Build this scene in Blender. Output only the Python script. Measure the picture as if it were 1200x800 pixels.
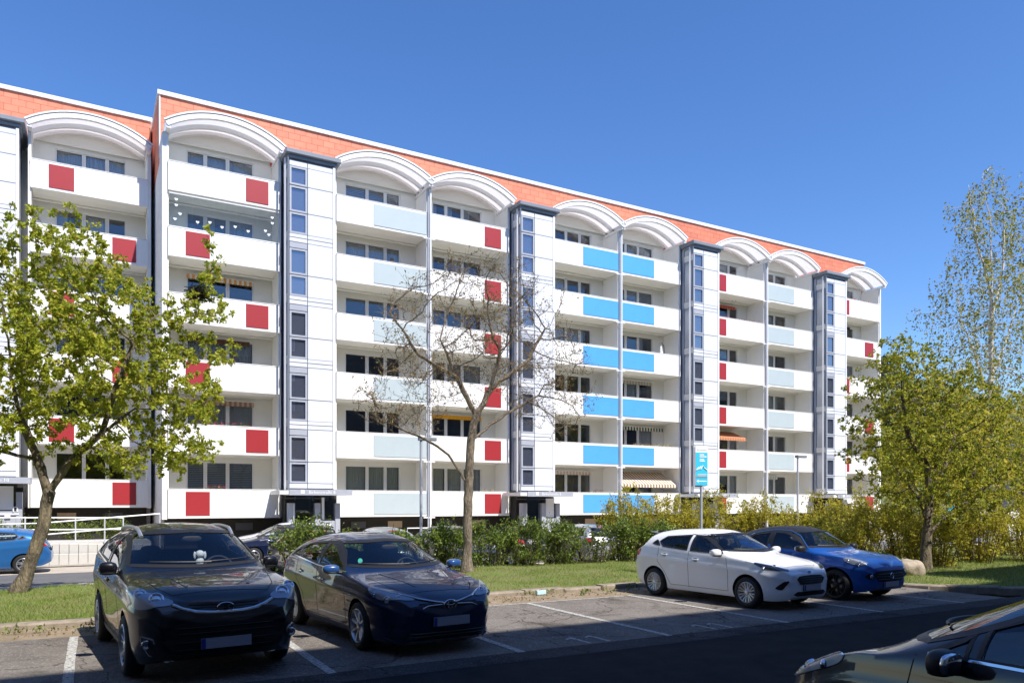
import bpy, bmesh, math, random
import numpy as np
from mathutils import Vector, Matrix
from mathutils.bvhtree import BVHTree
R = math.radians
for o in list(bpy.data.objects):
    bpy.data.objects.remove(o)
sc = bpy.context.scene
col = sc.collection

# ------------------------------------------------------------------ camera
cam_d = bpy.data.cameras.new('camera')
cam = bpy.data.objects.new('camera', cam_d)
col.objects.link(cam)
cam.location = (0, 0, 1.92)
cam.rotation_euler = (R(90), 0, R(-29.27))
cam_d.sensor_width = 36
cam_d.lens = 26.4
cam_d.shift_y = 0.1583
cam_d.clip_start = 0.1
cam_d.clip_end = 3000
sc.camera = cam

# ------------------------------------------------------------------ sky, sun, exposure
SUN_EL, SUN_AZ = 52.0, 16.0          # azimuth measured from the facade normal towards +X
world = bpy.data.worlds.new('World')
sc.world = world
world.use_nodes = True
wn = world.node_tree.nodes
wl = world.node_tree.links
wn.clear()
sky = wn.new('ShaderNodeTexSky')
sky.sky_type = 'NISHITA'
sky.sun_disc = False
sky.sun_elevation = R(SUN_EL)
sky.sun_rotation = R(180 - SUN_AZ)
sky.altitude = 200
sky.air_density = 1.0
sky.dust_density = 0.15
sky.ozone_density = 5.0
bg = wn.new('ShaderNodeBackground')
bg.inputs['Strength'].default_value = 0.147
wo = wn.new('ShaderNodeOutputWorld')
hs = wn.new('ShaderNodeHueSaturation')
hs.inputs['Saturation'].default_value = 1.17
hs.inputs['Hue'].default_value = 0.508
wl.new(sky.outputs[0], hs.inputs['Color'])
wl.new(hs.outputs[0], bg.inputs['Color'])
wl.new(bg.outputs[0], wo.inputs['Surface'])
sun_d = bpy.data.lights.new('sun', 'SUN')
sun_d.energy = 5.0
sun_d.angle = R(0.53)
sun_d.color = (1.0, 0.95, 0.87)
sun = bpy.data.objects.new('sun', sun_d)
col.objects.link(sun)
ce, se = math.cos(R(SUN_EL)), math.sin(R(SUN_EL))
sd = Vector((-math.sin(R(SUN_AZ)) * ce, math.cos(R(SUN_AZ)) * ce, -se))
sun.rotation_euler = sd.to_track_quat('-Z', 'Y').to_euler()
sun.location = (20, -60, 80)
vs = sc.view_settings
vs.view_transform = 'Standard'
vs.look = 'None'
vs.exposure = 0.50
vs.gamma = 1.0
vs.use_curve_mapping = False

# ------------------------------------------------------------------ helpers
def tag(o, label=None, cat=None, group=None, kind=None):
    if label: o['label'] = label
    if cat: o['category'] = cat
    if group: o['group'] = group
    if kind: o['kind'] = kind
    return o

def empty(name, loc=(0, 0, 0), rz=0, label=None, cat=None, group=None):
    o = bpy.data.objects.new(name, None)
    o.empty_display_size = 0.2
    o.location = loc
    o.rotation_euler = (0, 0, rz)
    col.objects.link(o)
    return tag(o, label, cat, group)

def place(name, me, parent=None, loc=(0, 0, 0), rz=0, mat=None):
    o = bpy.data.objects.new(name, me)
    col.objects.link(o)
    o.location = loc
    if rz: o.rotation_euler = (0, 0, rz)
    if parent: o.parent = parent
    if mat is not None and not me.materials: me.materials.append(mat)
    return o

class MB:
    def __init__(s): s.v = []; s.f = []
    def add(s, vs, fs):
        b = len(s.v); s.v += [tuple(p) for p in vs]; s.f += [tuple(i + b for i in f) for f in fs]; return s
    def box(s, x0, x1, y0, y1, z0, z1):
        return s.add([(x0,y0,z0),(x1,y0,z0),(x1,y1,z0),(x0,y1,z0),(x0,y0,z1),(x1,y0,z1),(x1,y1,z1),(x0,y1,z1)],
                     [(0,3,2,1),(4,5,6,7),(0,1,5,4),(1,2,6,5),(2,3,7,6),(3,0,4,7)])
    def bev(s, x0, x1, y0, y1, z0, z1, b=0.01):
        # box with chamfered front (min y) edges
        vs = [(x0,y1,z0),(x1,y1,z0),(x1,y1,z1),(x0,y1,z1),
              (x0,y0+b,z0),(x1,y0+b,z0),(x1,y0+b,z1),(x0,y0+b,z1),
              (x0+b,y0,z0+b),(x1-b,y0,z0+b),(x1-b,y0,z1-b),(x0+b,y0,z1-b)]
        fs = [(3,2,1,0),(8,9,10,11)]
        for i in range(4):
            j = (i+1) % 4
            fs += [(i, j, j+4, i+4), (i+4, j+4, j+8, i+8)]
        return s.add(vs, fs)
    def prism(s, poly, y0, y1):
        n = len(poly)
        vs = [(x, y0, z) for x, z in poly] + [(x, y1, z) for x, z in poly]
        fs = [tuple(range(n)), tuple(range(2*n-1, n-1, -1))]
        fs += [(i, i+n, (i+1) % n + n, (i+1) % n) for i in range(n)]
        return s.add(vs, fs)
    def slab(s, poly, z0, z1):
        n = len(poly)
        vs = [(x, y, z0) for x, y in poly] + [(x, y, z1) for x, y in poly]
        fs = [tuple(range(n-1, -1, -1)), tuple(range(n, 2*n))]
        fs += [(i, (i+1) % n, (i+1) % n + n, i+n) for i in range(n)]
        return s.add(vs, fs)
    def tube(s, pts, r, n=6, cap=True):
        pts = [Vector(p) for p in pts]
        m = len(pts)
        rr = r if isinstance(r, (list, tuple)) else [r]*m
        vs = []
        up = None
        for i, p in enumerate(pts):
            t = (pts[min(i+1, m-1)] - pts[max(i-1, 0)])
            t = t.normalized() if t.length > 1e-9 else Vector((0, 0, 1))
            if up is None:
                up = Vector((0, 0, 1)) if abs(t.z) < 0.9 else Vector((1, 0, 0))
            a = t.cross(up)
            if a.length < 1e-6: a = t.cross(Vector((0, 1, 0.1)))
            a.normalize(); b = a.cross(t).normalized(); up = b
            for k in range(n):
                q = 2*math.pi*k/n
                vs.append(p + (a*math.cos(q) + b*math.sin(q))*rr[i])
        fs = []
        for i in range(m-1):
            for k in range(n):
                k2 = (k+1) % n
                fs.append((i*n+k, i*n+k2, (i+1)*n+k2, (i+1)*n+k))
        if cap:
            fs.append(tuple(range(n-1, -1, -1))); fs.append(tuple(range((m-1)*n, m*n)))
        return s.add(vs, fs)
    def lathe_y(s, prof, n=32, c=(0, 0, 0)):
        # prof: (radius, y) revolved about the y axis
        vs = []; m = len(prof)
        for r, y in prof:
            for k in range(n):
                q = 2*math.pi*k/n
                vs.append((c[0]+r*math.cos(q), c[1]+y, c[2]+r*math.sin(q)))
        fs = []
        for i in range(m-1):
            for k in range(n):
                k2 = (k+1) % n
                fs.append((i*n+k, i*n+k2, (i+1)*n+k2, (i+1)*n+k))
        return s.add(vs, fs)
    def lathe_z(s, prof, n=16, c=(0, 0, 0)):
        vs = []; m = len(prof)
        for r, z in prof:
            for k in range(n):
                q = 2*math.pi*k/n
                vs.append((c[0]+r*math.cos(q), c[1]+r*math.sin(q), c[2]+z))
        fs = []
        for i in range(m-1):
            for k in range(n):
                k2 = (k+1) % n
                fs.append((i*n+k, i*n+k2, (i+1)*n+k2, (i+1)*n+k))
        return s.add(vs, fs)
    def super(s, c, ax, e=0.6, nu=14, nv=10, rot=None):
        # superellipsoid: rounded box / pod
        sg = lambda v, p: math.copysign(abs(v)**p, v)
        vs = []
        for j in range(nv+1):
            v = -math.pi/2 + math.pi*j/nv
            for i in range(nu):
                u = 2*math.pi*i/nu
                p = Vector((ax[0]*sg(math.cos(v), e)*sg(math.cos(u), e), ax[1]*sg(math.cos(v), e)*sg(math.sin(u), e), ax[2]*sg(math.sin(v), e)))
                if rot: p = rot @ p
                vs.append((p.x+c[0], p.y+c[1], p.z+c[2]))
        fs = []
        for j in range(nv):
            for i in range(nu):
                i2 = (i+1) % nu
                fs.append((j*nu+i, j*nu+i2, (j+1)*nu+i2, (j+1)*nu+i))
        return s.add(vs, fs)
    def mesh(s, name, mat, smooth=False):
        me = bpy.data.meshes.new(name)
        me.from_pydata(s.v, [], s.f)
        if mat: me.materials.append(mat)
        if smooth:
            me.polygons.foreach_set('use_smooth', [True]*len(me.polygons))
            try: me.set_sharp_from_angle(angle=R(40))
            except Exception: pass
        me.update()
        return me
    def build(s, name, mat, parent=None, loc=(0, 0, 0), rz=0, smooth=False):
        return place(name, s.mesh(name, mat, smooth), parent, loc, rz)

def fast_mesh(name, V, F, mat):
    # V (n,3), F (m,k) numpy arrays with constant k
    me = bpy.data.meshes.new(name)
    V = np.asarray(V, dtype=np.float32); F = np.asarray(F, dtype=np.int32)
    k = F.shape[1]
    me.vertices.add(len(V)); me.vertices.foreach_set('co', V.ravel())
    me.loops.add(F.size); me.loops.foreach_set('vertex_index', F.ravel())
    me.polygons.add(len(F))
    me.polygons.foreach_set('loop_start', np.arange(0, F.size, k, dtype=np.int32))
    me.polygons.foreach_set('loop_total', np.full(len(F), k, dtype=np.int32))
    me.materials.append(mat)
    me.update(calc_edges=True)
    return me

# ------------------------------------------------------------------ materials
def pm(name, rgb, rough=0.6, metal=0.0, var=0.0, scale=4.0, bump=0.0, bscale=60.0, coat=0.0, spec=0.5, rgb2=None, detail=6.0, stretch=None, coat_rough=0.03, flake=0.0):
    m = bpy.data.materials.new(name); m.use_nodes = True
    nt = m.node_tree; N = nt.nodes; L = nt.links
    b = N['Principled BSDF']
    b.inputs['Base Color'].default_value = (*rgb, 1)
    b.inputs['Roughness'].default_value = rough
    b.inputs['Metallic'].default_value = metal
    b.inputs['Specular IOR Level'].default_value = spec
    if coat:
        b.inputs['Coat Weight'].default_value = coat
        b.inputs['Coat Roughness'].default_value = coat_rough
    tc = None
    if var or rgb2 or bump or flake:
        tc = N.new('ShaderNodeTexCoord')
        mp = N.new('ShaderNodeMapping')
        L.new(tc.outputs['Object'], mp.inputs['Vector'])
        if stretch: mp.inputs['Scale'].default_value = stretch
    if var or rgb2:
        nz = N.new('ShaderNodeTexNoise')
        nz.inputs['Scale'].default_value = scale
        nz.inputs['Detail'].default_value = detail
        nz.inputs['Roughness'].default_value = 0.65
        L.new(mp.outputs[0], nz.inputs['Vector'])
        cr = N.new('ShaderNodeValToRGB')
        a = rgb2 if rgb2 else tuple(max(0, c*(1-var)) for c in rgb)
        c2 = rgb if rgb2 else tuple(min(1, c*(1+var)) for c in rgb)
        cr.color_ramp.elements[0].position = 0.32; cr.color_ramp.elements[0].color = (*a, 1)
        cr.color_ramp.elements[1].position = 0.68; cr.color_ramp.elements[1].color = (*c2, 1)
        L.new(nz.outputs['Fac'], cr.inputs['Fac'])
        L.new(cr.outputs[0], b.inputs['Base Color'])
    if bump:
        nb = N.new('ShaderNodeTexNoise')
        nb.inputs['Scale'].default_value = bscale
        nb.inputs['Detail'].default_value = 5
        L.new(mp.outputs[0], nb.inputs['Vector'])
        bp = N.new('ShaderNodeBump')
        bp.inputs['Strength'].default_value = bump
        bp.inputs['Distance'].default_value = 0.02 if bump < 1 else 0.06
        L.new(nb.outputs['Fac'], bp.inputs['Height'])
        L.new(bp.outputs[0], b.inputs['Normal'])
    return m

def glass(name, tint=(0.8, 0.85, 0.85), refl=(0.95, 0.97, 1.0), r0=0.06, rough=0.0):
    # thin sheet: see-through plus a mirror share that grows towards grazing view (Schlick)
    m = bpy.data.materials.new(name); m.use_nodes = True
    nt = m.node_tree; N = nt.nodes; L = nt.links
    N.remove(N['Principled BSDF'])
    t = N.new('ShaderNodeBsdfTransparent'); t.inputs[0].default_value = (*tint, 1)
    g = N.new('ShaderNodeBsdfGlossy'); g.inputs['Color'].default_value = (*refl, 1); g.inputs['Roughness'].default_value = rough
    lw = N.new('ShaderNodeLayerWeight'); lw.inputs['Blend'].default_value = 0.5
    pw = N.new('ShaderNodeMath'); pw.operation = 'POWER'; pw.inputs[1].default_value = 5
    L.new(lw.outputs['Facing'], pw.inputs[0])
    ma = N.new('ShaderNodeMath'); ma.operation = 'MULTIPLY_ADD'; ma.inputs[1].default_value = 1-r0; ma.inputs[2].default_value = r0
    L.new(pw.outputs[0], ma.inputs[0])
    mx = N.new('ShaderNodeMixShader')
    L.new(ma.outputs[0], mx.inputs[0]); L.new(t.outputs[0], mx.inputs[1]); L.new(g.outputs[0], mx.inputs[2])
    L.new(mx.outputs[0], N['Material Output'].inputs['Surface'])
    return m

def leafmat(name, cols, trans=0.4, rough=0.55):
    # leaf: hue varies per leaf; diffuse + gloss + translucency
    m = bpy.data.materials.new(name); m.use_nodes = True
    nt = m.node_tree; N = nt.nodes; L = nt.links
    b = N['Principled BSDF']; b.inputs['Roughness'].default_value = rough
    b.inputs['Specular IOR Level'].default_value = 0.35
    ge = N.new('ShaderNodeNewGeometry')
    cr = N.new('ShaderNodeValToRGB')
    el = cr.color_ramp.elements
    for i, c in enumerate(cols):
        p = i/(len(cols)-1)
        if i == 0: e = el[0]; e.position = 0
        elif i == len(cols)-1: e = el[len(el)-1]; e.position = 1
        else: e = el.new(p)
        e.color = (*c, 1)
    L.new(ge.outputs['Random Per Island'], cr.inputs['Fac'])
    tr = N.new('ShaderNodeBsdfTranslucent')
    L.new(cr.outputs[0], b.inputs['Base Color']); L.new(cr.outputs[0], tr.inputs['Color'])
    mx = N.new('ShaderNodeMixShader'); mx.inputs[0].default_value = trans
    L.new(b.outputs[0], mx.inputs[1]); L.new(tr.outputs[0], mx.inputs[2])
    L.new(mx.outputs[0], N['Material Output'].inputs['Surface'])
    return m

M = {}
M['render_white'] = pm('white render', (0.80, 0.79, 0.76), 0.85, var=0.03, scale=0.7, bump=0.15, bscale=90)
M['parapet'] = pm('white parapet paint', (0.82, 0.81, 0.79), 0.7, var=0.05, scale=2.2, stretch=(2.5, 1, .22), bump=0.06, bscale=120)
M['back_wall'] = pm('cream balcony render', (0.85, 0.83, 0.76), 0.85, var=0.03, scale=0.8, bump=0.1, bscale=90)
M['slab'] = pm('balcony concrete paint', (0.85, 0.83, 0.77), 0.8, var=0.03, scale=1.5)
M['plinth'] = pm('dark plinth render', (0.022, 0.021, 0.02), 0.85, var=0.25, scale=2, bump=0.2)
M['red'] = pm('red facade panel', (0.34, 0.022, 0.028), 0.45, var=0.05, scale=1.3)
M['blue'] = pm('sky blue facade panel', (0.085, 0.36, 0.78), 0.45, var=0.04, scale=1.3)
M['pale'] = pm('pale grey facade panel', (0.44, 0.51, 0.53), 0.45, var=0.03, scale=1.3)
def tilemat(name, rgb):
    # every tile fired a little differently, plus soft weathering
    m = pm(name, rgb, 0.6, var=0.09, scale=0.9)
    N = m.node_tree.nodes; L = m.node_tree.links; bs = N['Principled BSDF']
    src = bs.inputs['Base Color'].links[0].from_socket
    oi = N.new('ShaderNodeObjectInfo'); ge = N.new('ShaderNodeNewGeometry')
    ad = N.new('ShaderNodeMath'); ad.operation = 'ADD'
    L.new(oi.outputs['Random'], ad.inputs[0]); L.new(ge.outputs['Random Per Island'], ad.inputs[1])
    mr = N.new('ShaderNodeMapRange'); mr.inputs[1].default_value = 0; mr.inputs[2].default_value = 2; mr.inputs[3].default_value = 0.80; mr.inputs[4].default_value = 1.16
    L.new(ad.outputs[0], mr.inputs[0])
    mx = N.new('ShaderNodeMix'); mx.data_type = 'RGBA'; mx.blend_type = 'MULTIPLY'; mx.inputs[0].default_value = 1
    L.new(src, mx.inputs[6]); L.new(mr.outputs[0], mx.inputs[7]); L.new(mx.outputs[2], bs.inputs['Base Color'])
    return m
M['orange'] = tilemat('orange ceramic facade tile', (0.68, 0.205, 0.115))
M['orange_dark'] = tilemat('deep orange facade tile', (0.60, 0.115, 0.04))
M['joint'] = pm('tile joint mortar', (0.36, 0.14, 0.09), 0.9)
M['white_metal'] = pm('white coated metal', (0.80, 0.80, 0.80), 0.4, var=0.02)
M['coping'] = pm('pale zinc coping', (0.74, 0.73, 0.70), 0.5, var=0.05)
M['slate'] = pm('slate grey coated metal', (0.20, 0.225, 0.265), 0.42, var=0.06, scale=2)
M['frame_grey'] = pm('grey aluminium frame', (0.38, 0.40, 0.455), 0.42, var=0.05)
M['dark_frame'] = pm('dark steel frame', (0.06, 0.065, 0.08), 0.45)
M['tower_panel'] = pm('white glass cladding panel', (0.68, 0.70, 0.745), 0.22, var=0.02, scale=0.6)
M['side_glass'] = pm('pale stair side glazing', (0.48, 0.50, 0.53), 0.15, var=0.05)
M['window_frame'] = pm('white window frame', (0.78, 0.78, 0.77), 0.4)
M['pane'] = glass('window glass', (0.72, 0.75, 0.77), r0=0.08)
M['tower_pane'] = glass('stair window glass', (0.70, 0.71, 0.74), r0=0.2)
M['clear'] = glass('clear balcony glazing', (0.94, 0.96, 0.96), r0=0.03)
M['curtain'] = pm('net curtain', (0.78, 0.77, 0.74), 0.9, var=0.12, scale=3, stretch=(14, 1, 0.4))
M['curtain_warm'] = pm('beige curtain', (0.42, 0.33, 0.24), 0.9, var=0.15, scale=3, stretch=(12, 1, 0.4))
M['blind'] = pm('grey roller blind', (0.62, 0.63, 0.64), 0.7)
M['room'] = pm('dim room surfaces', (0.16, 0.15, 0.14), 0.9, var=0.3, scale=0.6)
M['pipe'] = pm('galvanised pipe', (0.52, 0.54, 0.57), 0.4, metal=0.3, var=0.06, scale=2)
M['rail'] = pm('galvanised railing', (0.62, 0.63, 0.64), 0.4, metal=0.25, var=0.05)
M['asphalt'] = pm('dark lane asphalt', (0.034, 0.034, 0.037), 0.95, spec=0.06, var=0.25, scale=2.2, bump=0.5, bscale=160, rgb2=(0.022, 0.022, 0.025))
def rough_asphalt(name, lo, hi, speck):
    m = pm(name, hi, 0.97, spec=0.03, rgb2=lo, scale=0.7, bump=0.7, bscale=110)
    N = m.node_tree.nodes; L = m.node_tree.links
    b = N['Principled BSDF']
    src = b.inputs['Base Color'].links[0].from_socket
    tc = [n for n in N if n.type == 'TEX_COORD'][0]
    vo = N.new('ShaderNodeTexVoronoi'); vo.inputs['Scale'].default_value = 55
    L.new(tc.outputs['Object'], vo.inputs['Vector'])
    cr = N.new('ShaderNodeValToRGB')
    cr.color_ramp.elements[0].position = 0.62; cr.color_ramp.elements[0].color = (0, 0, 0, 1)
    cr.color_ramp.elements[1].position = 0.95; cr.color_ramp.elements[1].color = (1, 1, 1, 1)
    L.new(vo.outputs['Color'], cr.inputs['Fac'])
    mx = N.new('ShaderNodeMix'); mx.data_type = 'RGBA'
    mx.inputs[7].default_value = (*speck, 1)
    L.new(cr.outputs[0], mx.inputs[0]); L.new(src, mx.inputs[6])
    # fine cracks
    v2 = N.new('ShaderNodeTexVoronoi'); v2.feature = 'DISTANCE_TO_EDGE'; v2.inputs['Scale'].default_value = 0.55
    nz = N.new('ShaderNodeTexNoise'); nz.inputs['Scale'].default_value = 1.7; nz.inputs['Detail'].default_value = 7
    ad = N.new('ShaderNodeVectorMath'); ad.operation = 'MULTIPLY_ADD'; ad.inputs[1].default_value = (0.9, 0.9, 0.9)
    L.new(tc.outputs['Object'], nz.inputs['Vector'])
    L.new(nz.outputs['Color'], ad.inputs[0]); L.new(tc.outputs['Object'], ad.inputs[2])
    L.new(ad.outputs[0], v2.inputs['Vector'])
    c2 = N.new('ShaderNodeValToRGB')
    c2.color_ramp.elements[0].position = 0.0; c2.color_ramp.elements[0].color = (0.35, 0.35, 0.35, 1)
    c2.color_ramp.elements[1].position = 0.012; c2.color_ramp.elements[1].color = (1, 1, 1, 1)
    L.new(v2.outputs['Distance'], c2.inputs['Fac'])
    m2 = N.new('ShaderNodeMix'); m2.data_type = 'RGBA'; m2.blend_type = 'MULTIPLY'; m2.inputs[0].default_value = 1
    L.new(mx.outputs[2], m2.inputs[6]); L.new(c2.outputs[0], m2.inputs[7])
    # oil and tyre stains
    n3 = N.new('ShaderNodeTexNoise'); n3.inputs['Scale'].default_value = 1.15; n3.inputs['Detail'].default_value = 4; n3.inputs['Distortion'].default_value = .6
    L.new(tc.outputs['Object'], n3.inputs['Vector'])
    c3 = N.new('ShaderNodeValToRGB')
    c3.color_ramp.elements[0].position = 0.30; c3.color_ramp.elements[0].color = (0.55, 0.54, 0.53, 1)
    c3.color_ramp.elements[1].position = 0.44; c3.color_ramp.elements[1].color = (1, 1, 1, 1)
    L.new(n3.outputs['Fac'], c3.inputs['Fac'])
    m3 = N.new('ShaderNodeMix'); m3.data_type = 'RGBA'; m3.blend_type = 'MULTIPLY'; m3.inputs[0].default_value = 1
    L.new(m2.outputs[2], m3.inputs[6]); L.new(c3.outputs[0], m3.inputs[7])
    L.new(m3.outputs[2], b.inputs['Base Color'])
    return m
M['bay_asphalt'] = rough_asphalt('worn bay asphalt', (0.145, 0.128, 0.113), (0.22, 0.198, 0.176), (0.33, 0.30, 0.27))
M['gutter'] = rough_asphalt('patched gutter asphalt', (0.055, 0.052, 0.050), (0.085, 0.08, 0.076), (0.14, 0.135, 0.13))
M['street_asphalt'] = pm('street asphalt', (0.13, 0.13, 0.135), 0.95, spec=.1, var=0.15, scale=1.5, bump=0.3, bscale=120)
M['pale_paving'] = pm('pale sandy paving', (0.42, 0.37, 0.31), 0.9, spec=0.05, var=0.14, scale=1.3, bump=0.3, bscale=50)
M['dirt'] = pm('sandy dirt verge', (0.34, 0.27, 0.19), 0.95, spec=0.05, rgb2=(0.20, 0.155, 0.105), scale=3.5, bump=0.9, bscale=40)
M['lawn'] = pm('lawn soil and turf', (0.13, 0.185, 0.045), 0.95, spec=0.05, rgb2=(0.20, 0.175, 0.085), scale=1.1, bump=0.6, bscale=60)
M['kerbstone'] = pm('weathered concrete kerb', (0.33, 0.28, 0.22), 0.9, spec=0.05, rgb2=(0.20, 0.165, 0.125), scale=5, bump=0.4, bscale=50)
M['concrete'] = pm('pale concrete', (0.52, 0.50, 0.46), 0.85, var=0.10, scale=2, bump=0.25, bscale=60)
def worn_paint():
    m = pm('worn white road paint', (0.50, 0.49, 0.46), 0.8, spec=0.05, rgb2=(0.15, 0.14, 0.13), scale=24, bump=0.4, bscale=110)
    cr = [n for n in m.node_tree.nodes if n.type == 'VALTORGB'][0]
    cr.color_ramp.elements[0].position = 0.38; cr.color_ramp.elements[1].position = 0.54
    return m
M['paint'] = worn_paint()
M['bark'] = pm('grey brown bark', (0.34, 0.285, 0.22), 0.95, rgb2=(0.10, 0.08, 0.06), scale=16, bump=1.0, bscale=38, stretch=(1, 1, 0.3))
M['bark_lichen'] = pm('dark bark with lichen', (0.24, 0.195, 0.125), 0.95, rgb2=(0.05, 0.04, 0.028), scale=10, bump=1.0, bscale=30, stretch=(1, 1, 0.35))
M['birch_bark'] = pm('white birch bark', (0.66, 0.62, 0.56), 0.85, rgb2=(0.07, 0.06, 0.05), scale=3.2, bump=0.4, stretch=(1, 1, 2.2))
[n for n in M['birch_bark'].node_tree.nodes if n.type == 'VALTORGB'][0].color_ramp.elements[1].position = 0.45
M['bark_bare'] = pm('brown grey bark', (0.30, 0.245, 0.185), 0.95, rgb2=(0.09, 0.07, 0.05), scale=16, bump=1.0, bscale=38, stretch=(1, 1, 0.3))
M['twig'] = pm('brown twigs', (0.11, 0.08, 0.055), 0.9, var=0.25, scale=4)
M['leaf_maple'] = leafmat('young maple leaves', [(0.22, 0.28, 0.022), (0.36, 0.42, 0.035), (0.50, 0.52, 0.055), (0.57, 0.49, 0.07)], 0.52)
M['leaf_right'] = leafmat('spring lime leaves', [(0.16, 0.22, 0.022), (0.30, 0.34, 0.032), (0.46, 0.44, 0.048), (0.58, 0.49, 0.06)], 0.55)
M['leaf_birch'] = leafmat('young birch leaves', [(0.20, 0.22, 0.035), (0.30, 0.31, 0.045), (0.42, 0.38, 0.06), (0.36, 0.29, 0.07)], 0.5)
M['leaf_shrub'] = leafmat('glossy green shrub leaves', [(0.07, 0.12, 0.018), (0.12, 0.19, 0.026), (0.19, 0.26, 0.038), (0.28, 0.34, 0.06)], 0.4, 0.45)
M['leaf_yellow'] = leafmat('yellow green forsythia leaves', [(0.28, 0.29, 0.03), (0.45, 0.42, 0.04), (0.60, 0.52, 0.055), (0.50, 0.40, 0.06)], 0.55)
M['bud'] = leafmat('brown yellow buds', [(0.16, 0.09, 0.04), (0.24, 0.14, 0.05), (0.30, 0.21, 0.06), (0.22, 0.22, 0.06)], 0.3)
M['grass'] = leafmat('grass blades', [(0.11, 0.19, 0.022), (0.17, 0.26, 0.035), (0.24, 0.30, 0.055), (0.33, 0.30, 0.12)], 0.35, 0.6)
M['forest'] = leafmat('far wood foliage', [(0.03, 0.04, 0.02), (0.05, 0.06, 0.025), (0.07, 0.075, 0.03), (0.075, 0.06, 0.04)], 0.2)
M['boulder'] = pm('pale granite boulder', (0.46, 0.38, 0.29), 0.9, rgb2=(0.25, 0.21, 0.16), scale=5, bump=0.7, bscale=25)
M['ground'] = pm('rough ground', (0.10, 0.115, 0.05), 0.95, var=0.3, scale=0.2)
M['stone_far'] = pm('grey far render', (0.24, 0.24, 0.25), 0.85, var=0.08)
M['sign_blue'] = pm('cyan sign print', (0.05, 0.55, 0.80), 0.35)
M['sign_white'] = pm('white sign print', (0.82, 0.83, 0.84), 0.4)
M['sign_grey'] = pm('faded sign print', (0.55, 0.62, 0.66), 0.4)
M['terracotta'] = pm('terracotta planter', (0.32, 0.12, 0.06), 0.8)
M['skin'] = pm('skin', (0.50, 0.30, 0.21), 0.6)
M['cloth'] = pm('red and white cloth', (0.5, 0.12, 0.10), 0.9)
M['hair'] = pm('grey hair', (0.20, 0.16, 0.13), 0.8)
# cars
def paintmat(name, rgb, metal=0.0, rough=0.35):
    return pm(name, rgb, rough, metal=metal, coat=0.85, coat_rough=0.02, var=0.02, scale=1.5, spec=0.3)
M['p_black'] = paintmat('black blue car paint', (0.003, 0.0034, 0.006), 0.0)
M['p_navy'] = paintmat('deep navy car paint', (0.004, 0.012, 0.045), 0.1)
M['p_white'] = paintmat('white car paint', (0.76, 0.77, 0.79))
M['p_blue'] = paintmat('bright blue car paint', (0.010, 0.085, 0.36), 0.25)
M['p_softtop'] = pm('black roof skin', (0.010, 0.010, 0.012), 0.55, bump=0.15, bscale=200)
M['p_lblue'] = paintmat('medium blue car paint', (0.02, 0.13, 0.36), 0.3)
M['p_silver'] = paintmat('silver car paint', (0.45, 0.46, 0.48), 0.7)
M['p_grey'] = paintmat('graphite car paint', (0.06, 0.065, 0.075), 0.5)
M['p_slate'] = paintmat('dark violet grey car paint', (0.008, 0.008, 0.014), 0.0)
M['car_glass'] = glass('car window glass', (0.70, 0.76, 0.78), r0=0.07)
M['dark_glass'] = glass('tinted car glass', (0.16, 0.17, 0.18), r0=0.06)
M['lamp_glass'] = glass('lamp cover', (0.93, 0.95, 0.97), r0=0.05)
M['housing'] = pm('lamp housing', (0.34, 0.35, 0.38), 0.3, metal=0.25)
M['chrome'] = pm('chrome', (0.72, 0.73, 0.75), 0.10, metal=1.0)
M['lens'] = pm('lamp lens', (0.55, 0.58, 0.62), 0.08, metal=0.85)
M['red_lens'] = pm('red lamp lens', (0.42, 0.01, 0.012), 0.12, coat=0.8)
M['amber'] = pm('amber repeater', (0.7, 0.25, 0.02), 0.2)
M['trim'] = pm('black plastic trim', (0.012, 0.012, 0.013), 0.5)
M['gap'] = pm('panel gap', (0.004, 0.004, 0.004), 0.8)
M['rubber'] = pm('tyre rubber', (0.012, 0.012, 0.012), 0.75, var=0.2, scale=20)
M['alloy'] = pm('silver wheel alloy', (0.52, 0.53, 0.55), 0.28, metal=0.75)
M['alloy_dark'] = pm('black wheel alloy', (0.015, 0.015, 0.017), 0.3, metal=0.4)
M['interior'] = pm('dark car interior', (0.022, 0.022, 0.024), 0.8)
M['seat'] = pm('car seat fabric', (0.035, 0.035, 0.04), 0.9)
M['plate'] = pm('blank number plate', (0.30, 0.31, 0.36), 0.5)
M['plate_blue'] = pm('blue plate band', (0.01, 0.03, 0.25), 0.5)
M['plush'] = pm('white plush', (0.7, 0.7, 0.72), 0.95, bump=0.6, bscale=60)
# ------------------------------------------------------------------ setting: ground sheets
rng = random.Random(7)
def sheet(name, poly, z, mat, parent=None):
    mb = MB(); n = len(poly)
    if len(poly[0]) == 2: poly = [(x, y, z) for x, y in poly]
    mb.add(poly, [tuple(range(n))])
    o = mb.build(name, mat, parent)
    if parent is None: tag(o, kind='structure')
    return o
def strip(name, y0, y1, z, mat, x0=-60, x1=140):
    return sheet(name, [(x0, y0), (x1, y0), (x1, y1), (x0, y1)], z, mat)
sheet('ground', [(-900, -900), (900, -900), (900, 900), (-900, 900)], -0.50, M['ground'])
strip('access_lane', -5.4, 7.95, 0.0, M['asphalt'])
strip('gutter_strip', 7.95, 8.45, 0.002, M['gutter'], -60, 140)
strip('parking_bays', 8.45, 12.62, -0.004, M['bay_asphalt'], -60, 16.4)
strip('dirt_verge', 12.62, 13.72, -0.008, M['dirt'], -60, 16.4)
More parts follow.
